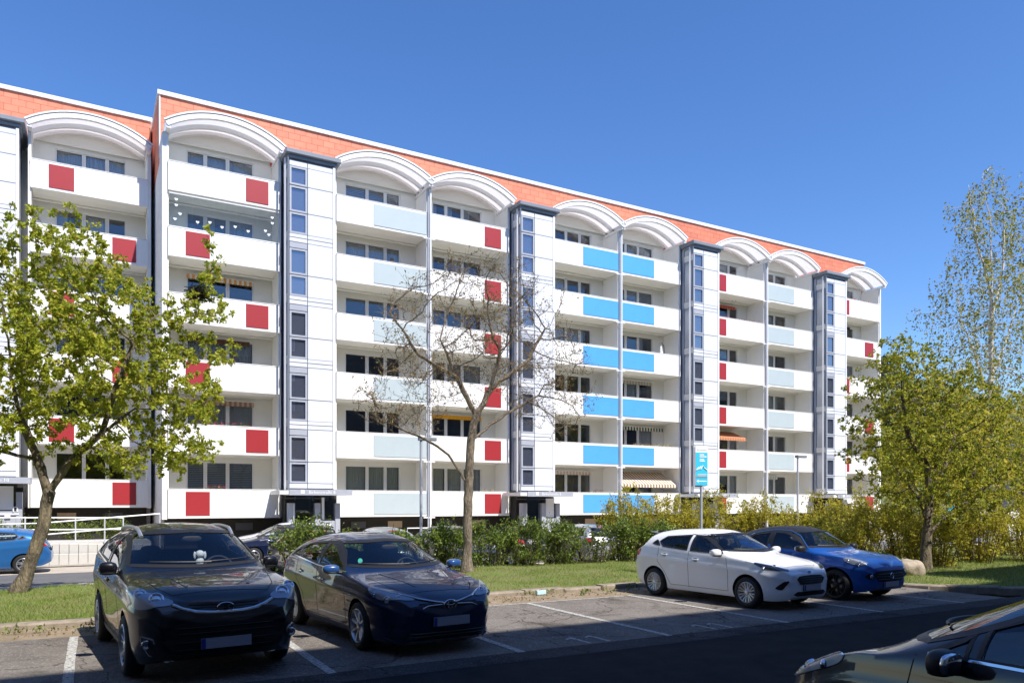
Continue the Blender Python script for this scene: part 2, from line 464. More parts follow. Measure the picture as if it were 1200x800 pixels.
# the lawn: a bank that falls away to the street, with a gently uneven surface
def lawn_h(x, y):
    h = 0.07 + 0.018*math.sin(x*1.3+y*0.7) + 0.014*math.sin(x*2.9-y*2.1)
    if y > 19.6: h -= 0.46*min(1, (y-19.6)/1.7)
    return h
def lawn_sheet(name, x0, x1, y0, y1, st=0.33, edge=None):
    mb = MB(); nx = int((x1-x0)/st); ny = int((y1-y0)/st)
    vs = []
    for j in range(ny+1):
        for i in range(nx+1):
            x = x0+(x1-x0)*i/nx; y = y0+(y1-y0)*j/ny
            if edge: lo = edge(x); y = lo+(y1-lo)*j/ny
            vs.append((x, y, lawn_h(x, y)))
    fs = [(j*(nx+1)+i, j*(nx+1)+i+1, (j+1)*(nx+1)+i+1, (j+1)*(nx+1)+i) for j in range(ny) for i in range(nx)]
    mb.add(vs, fs)
    o = mb.build(name, M['lawn'], smooth=True); tag(o, kind='structure'); return o
lawn_sheet('lawn', -45, 15.8, 13.95, 21.4)
def right_edge(x):
    pts = [(15.8, 13.95), (16.0, 11.9), (16.4, 10.7), (17.0, 9.8), (17.9, 9.0), (19.5, 8.55), (22, 8.45), (90, 8.45)]
    for (a, b), (c, d) in zip(pts, pts[1:]):
        if x <= c: return b+(d-b)*(x-a)/(c-a)
    return 8.45
lawn_sheet('planting_bank', 15.8, 70, 8.45, 21.4, 0.4, right_edge)
# kerb stones
kerb = empty('kerb', (0, 13.7, 0)); tag(kerb, kind='structure')
ks = MB().bev(0.006, 0.994, 0, 0.24, -0.12, 0.085, 0.03).mesh('kerb_stone', M['kerbstone'])
x = -14.0
while x < 15.2:
    o = place('kerb_stone', ks, kerb, (x, rng.uniform(-0.02, 0.02), rng.uniform(-0.02, 0.012)), rng.uniform(-0.012, 0.012)); x += 1.0
kerb2 = empty('corner_kerb', (0, 0, 0)); tag(kerb2, kind='structure')
ks2 = MB().bev(0.0, 0.60, 0, 0.2, -0.12, 0.085, 0.03).mesh('short_kerb_stone', M['kerbstone'])
cp = [(15.75, 13.6), (15.9, 12.2), (16.15, 11.2), (16.55, 10.35), (17.1, 9.6), (17.9, 8.95), (18.8, 8.6), (19.8, 8.45), (24, 8.40), (34, 8.40)]
for (a, b), (c, d) in zip(cp, cp[1:]):
    n = max(1, round(math.hypot(c-a, d-b)/0.62)); an = math.atan2(d-b, c-a)
    for i in range(n):
        place('kerb_stone', ks2, kerb2, (a+(c-a)*i/n, b+(d-b)*i/n, rng.uniform(-0.015, 0.01)), an)
# street beyond the lawn
strip('street_parking_strip', 20.6, 24.9, -0.36, M['pale_paving'])
strip('street', 24.9, 28.6, -0.352, M['street_asphalt'])
strip('pavement', 28.6, 32.6, -0.344, M['pale_paving'])
strip('building_forecourt', 32.6, 60, -0.350, M['pale_paving'])
# bay markings
mark = empty('bay_markings', (0, 0, 0)); tag(mark, kind='structure')
for bx in (-2.7, -0.22, 2.38, 4.87, 7.36, 9.84, 12.28, 14.78):
    mb = MB(); n = 14
    mb.add([(bx-0.055+rng.uniform(-.006, .006), 8.42+4.15*i/n, 0.003) for i in range(n+1)] + [(bx+0.055+rng.uniform(-.006, .006), 8.42+4.15*i/n, 0.003) for i in range(n+1)],
           [(i, n+1+i, n+2+i, i+1) for i in range(n)])
    mb.build('bay_line', M['paint'], mark)
for x0, x1 in ((4.87, 9.7),):
    MB().add([(x0+.06, 12.5, 0.001), (x1, 12.5, 0.001), (x1, 12.57, 0.001), (x0+.06, 12.57, 0.001)], [(0, 1, 2, 3)]).build('bay_line', M['paint'], mark)
for nx, ny in ((6.0, 8.5), (8.36, 8.5)):
    for d in (0, 0.33):
        MB().add([(nx+d-.03, ny, .003), (nx+d+.03, ny, .003), (nx+d+.03, ny+.5, .003), (nx+d-.03, ny+.5, .003)], [(0, 1, 2, 3)]).add(
            [(nx+d-.03, ny+.5, .003), (nx+d-.14, ny+.42, .003), (nx+d-.14, ny+.36, .003), (nx+d-.03, ny+.43, .003)], [(3, 2, 1, 0)]).build('bay_number_digit', M['paint'], mark)

# ------------------------------------------------------------------ text
def text_mesh(txt, size, mat, align='CENTER'):
    cu = bpy.data.curves.new('t', 'FONT'); cu.body = txt; cu.size = size; cu.extrude = 0.004
    cu.align_x = align; cu.resolution_u = 2
    ob = bpy.data.objects.new('t', cu); col.objects.link(ob)
    dg = bpy.context.evaluated_depsgraph_get()
    me = bpy.data.meshes.new_from_object(ob.evaluated_get(dg))
    bpy.data.objects.remove(ob); bpy.data.curves.remove(cu)
    for v in me.vertices:
        a, b, c = v.co; v.co = (a, -c, b)
    me.materials.clear(); me.materials.append(mat)
    return me

# ------------------------------------------------------------------ apartment blocks
ST, Z0, PH, DEP, BW = 2.8, 1.30, 1.24, 1.5, 4.7
ARC_R = (BW*BW/4+0.75**2)/1.5
def arc_pts(off=0.0, n=22, c=BW/2, half=BW/2, zs=17.82):
    a0 = math.asin(half/ARC_R); r = ARC_R+off; zc = zs+0.75-ARC_R
    return [(c+r*math.sin(-a0+2*a0*i/n), zc+r*math.cos(-a0+2*a0*i/n)) for i in range(n+1)]
def arc_band(off0, off1, y0, y1):
    a, b = arc_pts(off0), arc_pts(off1)
    mb = MB(); n = len(a); vs = []
    for (p, q) in zip(a, b):
        vs += [(p[0], y0, p[1]), (q[0], y0, q[1]), (q[0], y1, q[1]), (p[0], y1, p[1])]
    fs = [(0, 1, 2, 3), (4*n-1, 4*n-2, 4*n-3, 4*n-4)]
    for i in range(n-1):
        for k in range(4):
            k2 = (k+1) % 4
            fs.append((4*i+k, 4*i+4+k, 4*i+4+k2, 4*i+k2))
    return mb.add(vs, fs)
MESH = {}
def cached(key, fn):
    if key not in MESH: MESH[key] = fn()
    return MESH[key]
sheet_mat = leafmat('opal canopy sheet', [(0.84, 0.85, 0.86), (0.84, 0.85, 0.86)], 0.72, 0.3)
PANES = {'A': [(0.92, 2.02), (2.09, 2.98), (3.05, 3.80)], 'M': [(0.92, 1.67), (1.74, 2.63), (2.70, 3.80)]}
for t in 'AM': PANES[t] = PANES[t]
WZ0, WZ1 = 0.95, 2.53
def frame_mesh(t):
    mb = MB(); P = PANES[t]
    y0, y1 = DEP+0.05, DEP+0.14
    for a, b in P:
        mb.box(a-.02, a+.045, y0, y1, WZ0, WZ1); mb.box(b-.045, b+.02, y0, y1, WZ0, WZ1)
        mb.box(a+.045, b-.045, y0, y1, WZ0, WZ0+.06); mb.box(a+.045, b-.045, y0, y1, WZ1-.05, WZ1)
    for (a, b), (c, d) in zip(P, P[1:]):
        mb.box(b+.02, c-.02, y0+.02, y1-.02, WZ0, WZ1)
    mb.box(P[0][0]-.04, P[-1][1]+.04, DEP-.05, DEP+.06, WZ0-.05, WZ0-.005)     # sill
    return mb.mesh('window', M['window_frame'])
def pane_mesh(w):
    return MB().box(.04, w-.04, DEP+0.09, DEP+0.10, WZ0+.055, WZ1-.045).mesh('pane', M['pane'])
def curtain_mesh(w, kind):
    mb = MB()
    if kind == 'blind' or kind == 'half_blind':
        n = 16 if kind == 'blind' else 7; dz = 0.083
        for i in range(n):
            z = WZ1-.06-dz*(i+1); mb.box(.06, w-.06, DEP+.17, DEP+.19, z+.022, z+dz)
        return mb.mesh('blind', M['blind'])
    n = int(w/0.035); top = WZ1-.05; bot = WZ0
    x0, x1 = (.03, w-.03)
    if kind == 'side': x1 = .03+(w-.06)*0.42
    vs = []
    for i in range(n+1):
        x = x0+(x1-x0)*i/n; y = DEP+.22+.022*math.sin(i*1.9)+.012*math.sin(i*0.7)
        vs += [(x, y, bot), (x, y, top), (x, y+.006, bot), (x, y+.006, top)]
    fs = []
    for i in range(n):
        fs += [(4*i, 4*i+4, 4*i+5, 4*i+1), (4*i+2, 4*i+3, 4*i+7, 4*i+6)]
    mb.add(vs, fs)
    return mb.mesh('curtain', M['curtain_warm'] if kind == 'warm' else M['curtain'], True)
def bay_wall():
    mb = MB(); a, b = 0.90, 3.82
    mb.box(0, a, DEP, DEP+.24, Z0, 18.12); mb.box(b, BW, DEP, DEP+.24, Z0, 18.12)
    for k in range(6):
        f = Z0+ST*k
        mb.box(a, b, DEP, DEP+.24, f, f+WZ0-.052)
        mb.box(a, b, DEP, DEP+.24, f+WZ1, f+ST if k < 5 else 18.12)
    return mb.mesh('wall', M['back_wall'])
def slab_mesh():
    mb = MB().box(0.07, BW-.07, 0.05, DEP-.004, 0, 0.17)
    mb.box(0.07, BW-.07, 1.18, 1.36, -.07, -.002)        # downstand beam under the slab
    return mb.mesh('balcony', M['slab'])
def parapet_mesh():
    mb = MB().bev(0.03, BW-.03, -0.06, 0.046, -0.015, PH, 0.012)
    mb.box(0.02, BW-.02, -0.075, 0.06, PH+.002, PH+.03)
    return mb.mesh('parapet', M['parapet'])
def awning(root, loc, w, kind, m1, m2):
    # kind: rolled valance, or extended fabric with stripes
    a = place('awning', MB().tube([(0, 0, 0), (w, 0, 0)], 0.055, 8).mesh('awning', M['white_metal'], True), root, loc)
    n = max(6, int(w/0.11)); st = w/n
    for mi, mm in enumerate((m1, m2)):
        mb = MB()
        for i in range(mi, n, 2):
            x0, x1 = i*st, (i+1)*st
            if kind == 'rolled':
                mb.add([(x0, -.06, 0), (x1, -.06, 0), (x1, -.07, -.2), (x0, -.07, -.2), ((x0+x1)/2, -.07, -.235),
                        (x0, -.05, 0), (x1, -.05, 0), (x1, -.06, -.2), (x0, -.06, -.2)], [(0, 3, 4, 2, 1), (5, 6, 7, 8)])
            else:
                d, dz = kind
                mb.add([(x0, -.04, .03), (x1, -.04, .03), (x1, -d, -dz), (x0, -d, -dz), (x1, -d-.005, -dz-.18), (x0, -d-.005, -dz-.18),
                        (x0, -.04, .022), (x1, -.04, .022), (x1, -d, -dz-.008), (x0, -d, -dz-.008)],
                       [(0, 3, 2, 1), (3, 5, 4, 2), (6, 7, 8, 9)])
        mb.build('fabric_stripes', mm, a)
    if kind != 'rolled':
        d, dz = kind
        mb = MB()
        for x in (0.1, w-.1): mb.tube([(x, -.02, -.15), (x+(.25 if x < 1 else -.25), -d*.5, -.1-dz*.5), (x, -d, -dz)], .018, 5)
        mb.build('arm', M['white_metal'], a)
    return a

FL = {}
M['fl_red'] = leafmat('red pink blossoms', [(0.5, 0.02, 0.03), (0.6, 0.05, 0.15), (0.7, 0.25, 0.3)], .2)
M['fl_yel'] = leafmat('yellow white blossoms', [(0.7, 0.45, 0.02), (0.75, 0.7, 0.6), (0.75, 0.3, 0.03)], .2)
def leaf_cloud(name, C, size, mat, parent=None, up=0.3, seed=0, loc=(0, 0, 0), aspect=0.55, droop=0.0, axis=None):
    """C (n,3) leaf centres; each leaf a folded kite of two triangles pairs"""
    rs = np.random.RandomState(seed); n = len(C)
    d = rs.normal(size=(n, 3)) if axis is None else axis+rs.normal(0, .25, (n, 3))
    d[:, 2] += up; d[:, 2] -= droop
    d /= np.linalg.norm(d, axis=1)[:, None]
    e = rs.normal(size=(n, 3)); s = np.cross(d, e); s /= np.linalg.norm(s, axis=1)[:, None]
    nn = np.cross(d, s)
    L = (size*(0.45+0.95*rs.rand(n)))[:, None]
    W = L*aspect
    fold = nn*W*0.35
    p0 = C-d*L*.5; p1 = C+s*W*.5+fold-d*L*.05; p2 = C+d*L*.5; p3 = C-s*W*.5+fold-d*L*.05
    V = np.stack([p0, p1, p2, p3], 1).reshape(-1, 3)
    i = np.arange(n)*4
    F = np.concatenate([np.stack([i, i+1, i+2], 1), np.stack([i, i+2, i+3], 1)])
    return place(name, fast_mesh(name, V, F, mat), parent, loc)
def flower_box(loc, w, label, fl, seed, h=0.16):
    r = empty('flower_box', loc, 0, label, 'flower box', 'flower boxes along the balcony parapets')
    MB().bev(0, w, -.09, .09, -.2, 0, .01).build('trough', M['terracotta'], r)
    rs = np.random.RandomState(seed); n = int(70*w)
    C = np.stack([rs.rand(n)*w, rs.normal(0, .06, n), rs.rand(n)**1.5*h], 1)
    leaf_cloud('foliage', C, 0.07, M['leaf_shrub'], r, seed=seed)
    n = int(30*w); C = np.stack([rs.rand(n)*w, rs.normal(0, .07, n)-.02, h*.5+rs.rand(n)*h*.8], 1)
    leaf_cloud('blossoms', C, 0.055, fl, r, seed=seed+1, aspect=.9)
    return r

def balcony_bay(root, x0, bay, first, last):
    rr = random.Random(int(x0*31)+5)
    t = bay['win']
    place('wall', cached('bay_wall', bay_wall), root, (x0, 0, 0))
    for k in range(6):
        zb = Z0+ST*k
        b = place('balcony', cached('slab', slab_mesh), root, (x0, 0, zb))
        place('parapet', cached('parapet', parapet_mesh), b)
        p = bay['panel'](k)
        if p:
            m, a, c = p
            key = ('panel', m, round(c-a, 2))
            place('coloured_panel', cached(key, lambda: MB().bev(0, c-a, -.085, -.0615, 0.11, 1.14, .006).mesh('coloured_panel', M[m])), b, (a, 0, 0))
        w = place('window', cached(('frame', t), lambda: frame_mesh(t)), root, (x0, 0, zb))
        cur = bay.get('cur', {}).get(k)
        for i, (pa, pb) in enumerate(PANES[t]):
            ww = pb-pa
            place('pane', cached(('pane', round(ww, 2)), lambda: pane_mesh(ww)), w, (pa, 0, 0))
            kk = cur if cur else rr.choice(['net', 'net', 'none', 'side', 'half_blind' if i == 1 else 'none', 'warm' if rr.random() < .3 else 'none'])
            if kk != 'none':
                nm = 'blind' if 'blind' in kk else 'curtain'
                place(nm, cached((kk, round(ww, 2)), lambda: curtain_mesh(ww, kk)), w, (pa, 0, 0))
    # arched infill wall and barrel canopy
    poly = [(BW-.02, 18.05), (0.02, 18.05)] + [(min(max(px_, .02), BW-.02), max(pz_, 18.06)) for px_, pz_ in arc_pts(0.17)]
    place('gable_wall', cached('tymp', lambda: MB().prism(poly[::-1], DEP-.10, DEP-.003).mesh('gable_wall', M['back_wall'])), root, (x0, 0, 0))
    MBl = cached('ledge', lambda: MB().box(.1, BW-.1, DEP-.13, DEP-.1, 18.0, 18.06).mesh('ledge', M['slab']))
    place('ledge', MBl, root, (x0, 0, 0))
    c = place('barrel_canopy', cached('vault', lambda: arc_band(.20, .225, -.42, DEP-.02).mesh('barrel_canopy', sheet_mat, True)), root, (x0, 0, 0))
    place('canopy_rib', cached('rib1', lambda: arc_band(.0, .19, -.5, -.34).mesh('canopy_rib', M['white_metal'], True)), c)
    place('canopy_rib', cached('rib1b', lambda: arc_band(.235, .30, -.53, -.38).mesh('canopy_rib', M['white_metal'], True)), c)
    place('canopy_rib', cached('rib2', lambda: arc_band(.0, .19, .52, .64).mesh('canopy_rib', M['white_metal'], True)), c)
    place('canopy_rib', cached('rib3', lambda: arc_band(.05, .19, 1.2, 1.3).mesh('canopy_rib', M['white_metal'], True)), c)
    for i in (0, 1):
        place('canopy_gutter', cached(('gut', i), lambda: MB().box(-.06 if i == 0 else BW-.1, .1 if i == 0 else BW+.06, -.46, DEP-.13, 17.74, 17.86).mesh('canopy_gutter', M['white_metal'])), c)

def partition(root, x, both=True):
    MB().box(x-.06, x+.06, 0.065, DEP-.004, Z0-.02, 17.74).build('partition_wall', M['render_white'], root)
def column(root, x):
    mb = MB().tube([(x-.02, -.13, -.35), (x-.02, -.13, 17.7)], .045, 8)
    mb.build('steel_column', M['frame_grey'], root, smooth=True)
    p = MB().tube([(x+.1, -.135, -.35), (x+.1, -.135, 17.75)], .05, 8).build('downpipe', M['white_metal'], root, smooth=True)
    for k in range(6):
        MB().box(x-.28, x+.34, -.16, -.09, Z0+ST*k-.10, Z0+ST*k-.04).build('bracket', M['white_metal'], root)

def stair_tower(root, x0, number, S=2.6):
    yf = -0.95
    a, b = x0+.16, x0+2.26           # tower front extents
    wl, wr = a+.05, a+.84            # window column
    core = MB().box(a+.05, b-.05, yf+.09, DEP, 2.6, 17.42)
    t = core.build('stair_tower', M['frame_grey'], root)
    def win(z0, z1):
        f = MB().box(wl, wl+.085, yf, yf+.085, z0, z1).box(wr-.085, wr, yf, yf+.085, z0, z1).box(wl+.085, wr-.085, yf, yf+.085, z0, z0+.08).box(wl+.085, wr-.085, yf, yf+.085, z1-.08, z1)
        f.build('stair_window', M['frame_grey'], t)
        MB().box(wl+.08, wr-.08, yf+.05, yf+.06, z0+.075, z1-.075).build('stair_pane', M['tower_pane'], t)
    def panel(xa, xb, z0, z1, m='tower_panel', y=0.0):
        MB().bev(xa, xb, yf+y, yf+.085, z0, z1, .008).build('cladding_panel', M[m], t)
    for n in range(5):
        z = 2.85+ST*n
        win(z, z+.93); win(z+.97, z+2.12)
        if n < 4: panel(wl, wr, z+2.15, z+2.40, 'frame_grey', .01)
        for c0, c1 in ((z+2.43, z+2.60), (z+2.63, z+2.82)) if n < 4 else ():
            panel(wl, wr, c0, c1, 'tower_panel', .015); panel(wr+.03, b-.10, c0, c1, 'tower_panel', .015)
        panel(wr+.03, b-.10, z+.0, z+.94); panel(wr+.03, b-.10, z+.97, z+2.40 if n < 4 else z+2.14)
    win(16.22, 17.05); panel(wr+.03, b-.10, 16.22, 17.05)
    panel(wl, wr, 17.08, 17.3, 'tower_panel', .015); panel(wr+.03, b-.10, 17.08, 17.3, 'tower_panel', .015)
    panel(wl, wr, 2.62, 2.82, 'tower_panel', .015); panel(wr+.03, b-.10, 2.62, 2.82, 'tower_panel', .015)
    # white edge trims, dark column, glazed return on the side
    MB().box(b-.09, b+.02, yf-.02, yf+.12, 2.6, 17.36).build('edge_trim', M['white_metal'], t)
    MB().tube([(a-.02, yf-.03, 2.4), (a-.02, yf-.03, 17.4)], .03, 8).build('edge_column', M['slate'], t, smooth=True)
    MB().tube([(a-.10, yf+.18, 2.4), (a-.10, yf+.18, 17.4)], .045, 8).build('downpipe', M['white_metal'], t, smooth=True)
    MB().box(a-.02, a+.05, -.16, .0, 2.6, 17.4).build('edge_trim', M['frame_grey'], t)
    for n in range(6):
        z = 2.65+ST*n; z1 = min(z+2.6, 17.3)
        if z1-z < .5: continue
        MB().box(a+.01, a+.04, yf+.14, -.2, z+.35, z1).build('side_glazing', M['side_glass'], t)
        MB().box(a-.005, a+.045, yf+.1, -.17, z-.02, z+.33).build('side_panel', M['coping'], t)
    MB().box(b-.05, b+.0, yf+.13, .05, 2.6, 17.4).build('side_panel', M['tower_panel'], t)
    cap = MB().bev(x0+.02, x0+2.5, yf-.2, DEP-.06, 17.54, 17.75, .03).build('roof_cap', M['slate'], t)
    MB().box(x0+.14, x0+2.36, yf-.06, DEP-.08, 17.40, 17.535).build('cap_soffit', M['slate'], cap)
    # entrance: canopy, sign, vestibule
    e = MB().box(x0-.05, x0+2.75, -2.05, yf+.05, 2.30, 2.55).build('entrance_canopy', M['frame_grey'], root)
    MB().box(x0-.45, x0-.055, -2.0, -.1, 2.33, 2.50).build('canopy_return', M['coping'], e)
    tm = text_mesh('Birkenstraße %d' % number, 0.20, M['sign_white'])
    place('sign_lettering', tm, e, (x0+1.38, -2.056, 2.36))
    MB().box(x0+.44, x0+.60, -2.062, -2.052, 2.36, 2.52).build('sign_emblem', M['sign_white'], e)
    v = MB().box(x0+.1, x0+.38, -1.25, -.9, -.4, 1.95).box(x0+1.28, x0+1.52, -1.25, -.9, -.4, 1.95).box(x0+2.2, x0+2.42, -1.25, -.9, -.4, 1.95)
    v = v.build('entrance_wall', M['frame_grey'], root)
    MB().box(x0+1.525, x0+2.195, -1.2, -.95, -.4, 1.15).build('mailbox_unit', M['frame_grey'], v)
    MB().box(x0+.1, x0+2.42, -.6, .0, -.4, 2.3).build('vestibule', M['plinth'], v)
    MB().box(x0+.385, x0+1.275, -1.1, -1.07, -.3, 2.28).build('entrance_door', M['pane'], v)
    MB().box(x0+1.6, x0+1.72 if number == 8 else x0+2.1, -1.15, -1.12, 1.2, 2.2).build('notice_board', M['sign_white'], v)
    MB().box(x0+1.52, x0+2.2, -1.06, -1.04, 1.16, 2.28).build('side_light', M['pane'], v)
    MB().tube([(x0+.3, -1.35, 1.2), (x0+.3, -1.35, 1.9)], .02, 6).build('door_handle', M['rail'], v)
    MB().box(x0+1.8, x0+2.0, -1.27, -1.2, .85, 1.0).build('house_bell', M['sign_white'], v)
    return t

def block(name, loc, elems, x_lo, x_hi, label, tile_from_right=False, seed=1):
    root = empty(name, loc, 0, label, 'apartment block')
    rr = random.Random(seed)
    for e in elems:
        if e['t'] == 'B': balcony_bay(root, e['x'], e, None, None)
        else: stair_tower(root, e['x'], e['n'])
    xs = sorted({round(e['x'], 3) for e in elems if e['t'] == 'B'} | {round(e['x']+BW, 3) for e in elems if e['t'] == 'B'})
    for x in xs: partition(root, x)
    Bs = [e['x'] for e in elems if e['t'] == 'B']
    for x in Bs:
        if any(abs(x+BW-y) < .05 for y in Bs): column(root, x+BW)
    towers = [e['x'] for e in elems if e['t'] == 'S']
    # carcass: end walls, roof, attic, plinth, room surfaces
    MB().box(x_lo-.2, x_lo-.005, DEP+.0, 13, -.45, 17.2).build('end_wall', M['render_white'], root)
    MB().box(x_lo-.2, x_lo-.005, .0, DEP-.004, Z0-.05, 17.75).build('end_wall', M['render_white'], root)
    MB().box(x_hi+.005, x_hi+.2, DEP, 13, -.45, 17.2).build('end_wall', M['render_white'], root)
    MB().box(x_hi+.005, x_hi+.14, .0, DEP-.004, Z0-.05, 17.75).build('end_wall', M['render_white'], root)
    MB().box(x_lo-.2, x_hi+.2, 12.8, 13, -.45, 17.2).build('rear_wall', M['render_white'], root)
    MB().box(x_lo-.2, x_hi+.2, DEP+.25, 13.0, 18.14, 19.98).build('attic_wall', M['joint'], root)
    MB().box(x_lo, x_hi, .85, 12.5, -.45, Z0-.03).build('plinth', M['plinth'], root)
    for x in towers: MB().box(x-.0, x+2.6, DEP, DEP+.24, Z0, 18.12).build('wall', M['back_wall'], root)
    MB().box(x_lo-.2, x_hi+.2, DEP, DEP+.245, 18.125, 19.98).build('attic_wall', M['joint'], root)
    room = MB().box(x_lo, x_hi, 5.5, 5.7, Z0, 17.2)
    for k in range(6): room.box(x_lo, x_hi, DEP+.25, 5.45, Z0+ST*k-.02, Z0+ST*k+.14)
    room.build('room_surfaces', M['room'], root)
    cp = MB().box(x_lo-.28, x_hi+.28, DEP-.12, DEP+.3, 19.985, 20.17)
    cp.build('coping', M['coping'], root)
    MB().box(x_lo-.28, x_lo+.1, DEP+.305, 13.05, 19.985, 20.17).build('coping', M['coping'], root)
    MB().box(x_hi-.1, x_hi+.28, DEP+.305, 13.05, 19.985, 20.17).build('coping', M['coping'], root)
    MB().box(x_lo-.215, x_lo-.16, DEP-.06, DEP-.002, 17.2, 19.98).build('corner_trim', M['white_metal'], root)
    for x in Bs:
        for i in range(2):
            MB().box(x+1.0+1.9*i, x+1.75+1.9*i, .82, .85, .72, 1.05).build('basement_window', M['dark_frame'] if (i+int(x)) % 2 else M['curtain_warm'], root)
    # facade tiles, running bond
    TW, TH = 0.56, 0.295
    tiles = []
    rows = int((19.98-17.63)/(TH+.007))
    for r in range(rows):
        z = 19.975-(r+1)*(TH+.007)
        off = 0 if r % 2 else TW/2
        x = x_lo-.2-off
        while x < x_hi+.2:
            a, b = max(x+.004, x_lo-.155), min(x+TW-.004, x_hi+.2)
            if b-a > .08: tiles.append((a, b, z, r))
            x += TW
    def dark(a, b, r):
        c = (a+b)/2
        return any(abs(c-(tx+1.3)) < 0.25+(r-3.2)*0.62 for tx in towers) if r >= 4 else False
    vis = []; hid = []
    for tl in tiles:
        c = (tl[0]+tl[1])/2; zt = tl[2]
        covered = False
        for x in Bs:
            if x+.25 < c < x+BW-.25:
                zc = 17.82+0.75-ARC_R+math.sqrt(max(0, (ARC_R+.3)**2-(c-x-BW/2)**2))
                if zt+TH < zc-.9: covered = True
            if x-.02 < c < x+BW+.02 and zt < 18.1: covered = None
            if covered is None: break
        if covered is None: continue
        (hid if covered else vis).append(tl)
    vis.sort(key=lambda q: abs(q[0]) if not tile_from_right else -q[0])
    near = vis[:296]; rest = vis[296:]+hid
    for a, b, z, r in near:
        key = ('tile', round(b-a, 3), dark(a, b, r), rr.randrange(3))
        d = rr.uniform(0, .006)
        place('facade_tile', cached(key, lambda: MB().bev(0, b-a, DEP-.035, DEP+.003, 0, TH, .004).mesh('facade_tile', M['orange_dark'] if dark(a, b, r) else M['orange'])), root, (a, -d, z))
    for dk in (False, True):
        mb = MB()
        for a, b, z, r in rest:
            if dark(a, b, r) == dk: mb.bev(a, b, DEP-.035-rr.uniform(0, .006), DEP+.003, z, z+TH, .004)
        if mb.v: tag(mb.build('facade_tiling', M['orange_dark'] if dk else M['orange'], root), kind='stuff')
    # tiles round the end walls
    mb = MB()
    for r in range(10):
        z = 19.975-(r+1)*(TH+.007); y = DEP-.05-(TW/2 if r % 2 else 0)
        while y < 12.9:
            y0, y1 = max(y+.004, DEP), min(y+TW-.004, 12.9)
            if y1-y0 > .05:
                mb.box(x_lo-.225, x_lo-.195, y0, y1, z, z+TH); mb.box(x_hi+.195, x_hi+.225, y0, y1, z, z+TH)
            y += TW
    tag(mb.build('end_tiling', M['orange'], root), kind='stuff')
    return root

red = lambda a: ('red', a, a+.97)
alt = lambda hi: (lambda k: red(3.2) if (k % 2 == 1) == hi else red(.72))
blk = [
 dict(t='B', x=0.0, win='M', panel=alt(True), cur={0: 'blind', 5: 'net', 2: 'net', 1: 'net'}),
 dict(t='S', x=4.7, n=8),
 dict(t='B', x=7.27, win='A', panel=lambda k: ('pale', 1.85, 4.6), cur={5: 'blind', 0: 'net', 4: 'net', 2: 'none', 1: 'none'}),
 dict(t='B', x=11.97, win='M', panel=lambda k: red(3.2), cur={0: 'net', 5: 'side', 3: 'none'}),
 dict(t='S', x=16.67, n=6),
 dict(t='B', x=19.27, win='A', panel=lambda k: ('blue', 2.15, 4.62), cur={1: 'none', 0: 'warm', 5: 'none'}),
 dict(t='B', x=23.97, win='M', panel=lambda k: ('blue', .10, 2.58), cur={5: 'net', 4: 'blind'}),
 dict(t='S', x=28.67, n=4),
 dict(t='B', x=31.27, win='A', panel=lambda k: red(.2)),
 dict(t='B', x=35.97, win='M', panel=lambda k: ('pale', .12, 2.75)),
 dict(t='S', x=40.67, n=2),
 dict(t='B', x=43.27, win='A', panel=lambda k: red(.2) if k % 2 else red(2.9)),
]
BX, BY = 2.83, 35.1
main_block = block('apartment_block', (BX, BY, 0), blk, 0.0, 47.97,
                   'long six storey white apartment block with arched balcony roofs and orange top band')
LX, LY, LZ = -2.35, 38.95, 0.46
lblk = [dict(t='B', x=0.0, win='A', panel=alt(False), cur={5: 'net'}), dict(t='S', x=-2.6, n=10), dict(t='B', x=-7.3, win='M', panel=alt(True))]
left_block = block('apartment_block', (LX, LY, LZ), lblk, -7.3, 4.66,
                   'set back white apartment block behind the leaning leafy tree, one arched bay in view', True, 2)
MB().box(-1.35, -.3, -1.27, -1.255, 1.0, 1.06).build('notice_board', M['sign_white'], left_block)
place('sign_lettering', text_mesh('n', .5, M['sign_white']), left_block, (-.42, -1.27, 1.12))

# glazed balcony on the fifth floor of the first bay
gz = Z0+ST*4
g = empty('balcony_glazing', (BX, BY, gz), 0, 'frameless glass balcony enclosure with white heart stickers, upper left balcony', 'balcony glazing')
for i in range(5):
    MB().box(.08+i*.91, .08+i*.91+.90, -.01, .0, PH+.04, 2.66).build('glass_sheet', M['clear'], g)
MB().box(.06, BW-.06, -.03, .02, 2.665, 2.72).build('head_rail', M['rail'], g)
MB().box(.06, BW-.06, -.03, .02, PH+.032, PH+.06).build('bottom_rail', M['rail'], g)
hp = []
for i in range(20):
    q = 2*math.pi*i/20
    hp.append((.0044*16*math.sin(q)**3, .0044*(13*math.cos(q)-5*math.cos(2*q)-2*math.cos(3*q)-math.cos(4*q))))
hm = MB().prism(hp, -.016, -.012).mesh('heart_sticker', M['sign_white'])
for hx, hz in ((.35, 2.45), (.35, 2.2), (.5, 1.85), (.3, 1.6), (1.2, 1.62), (1.7, 1.7), (2.2, 1.58), (2.75, 1.7), (3.3, 1.6), (4.05, 1.75), (4.35, 2.4), (4.35, 2.15), (4.2, 1.6)):
    place('heart_sticker', hm, g, (hx, 0, hz))
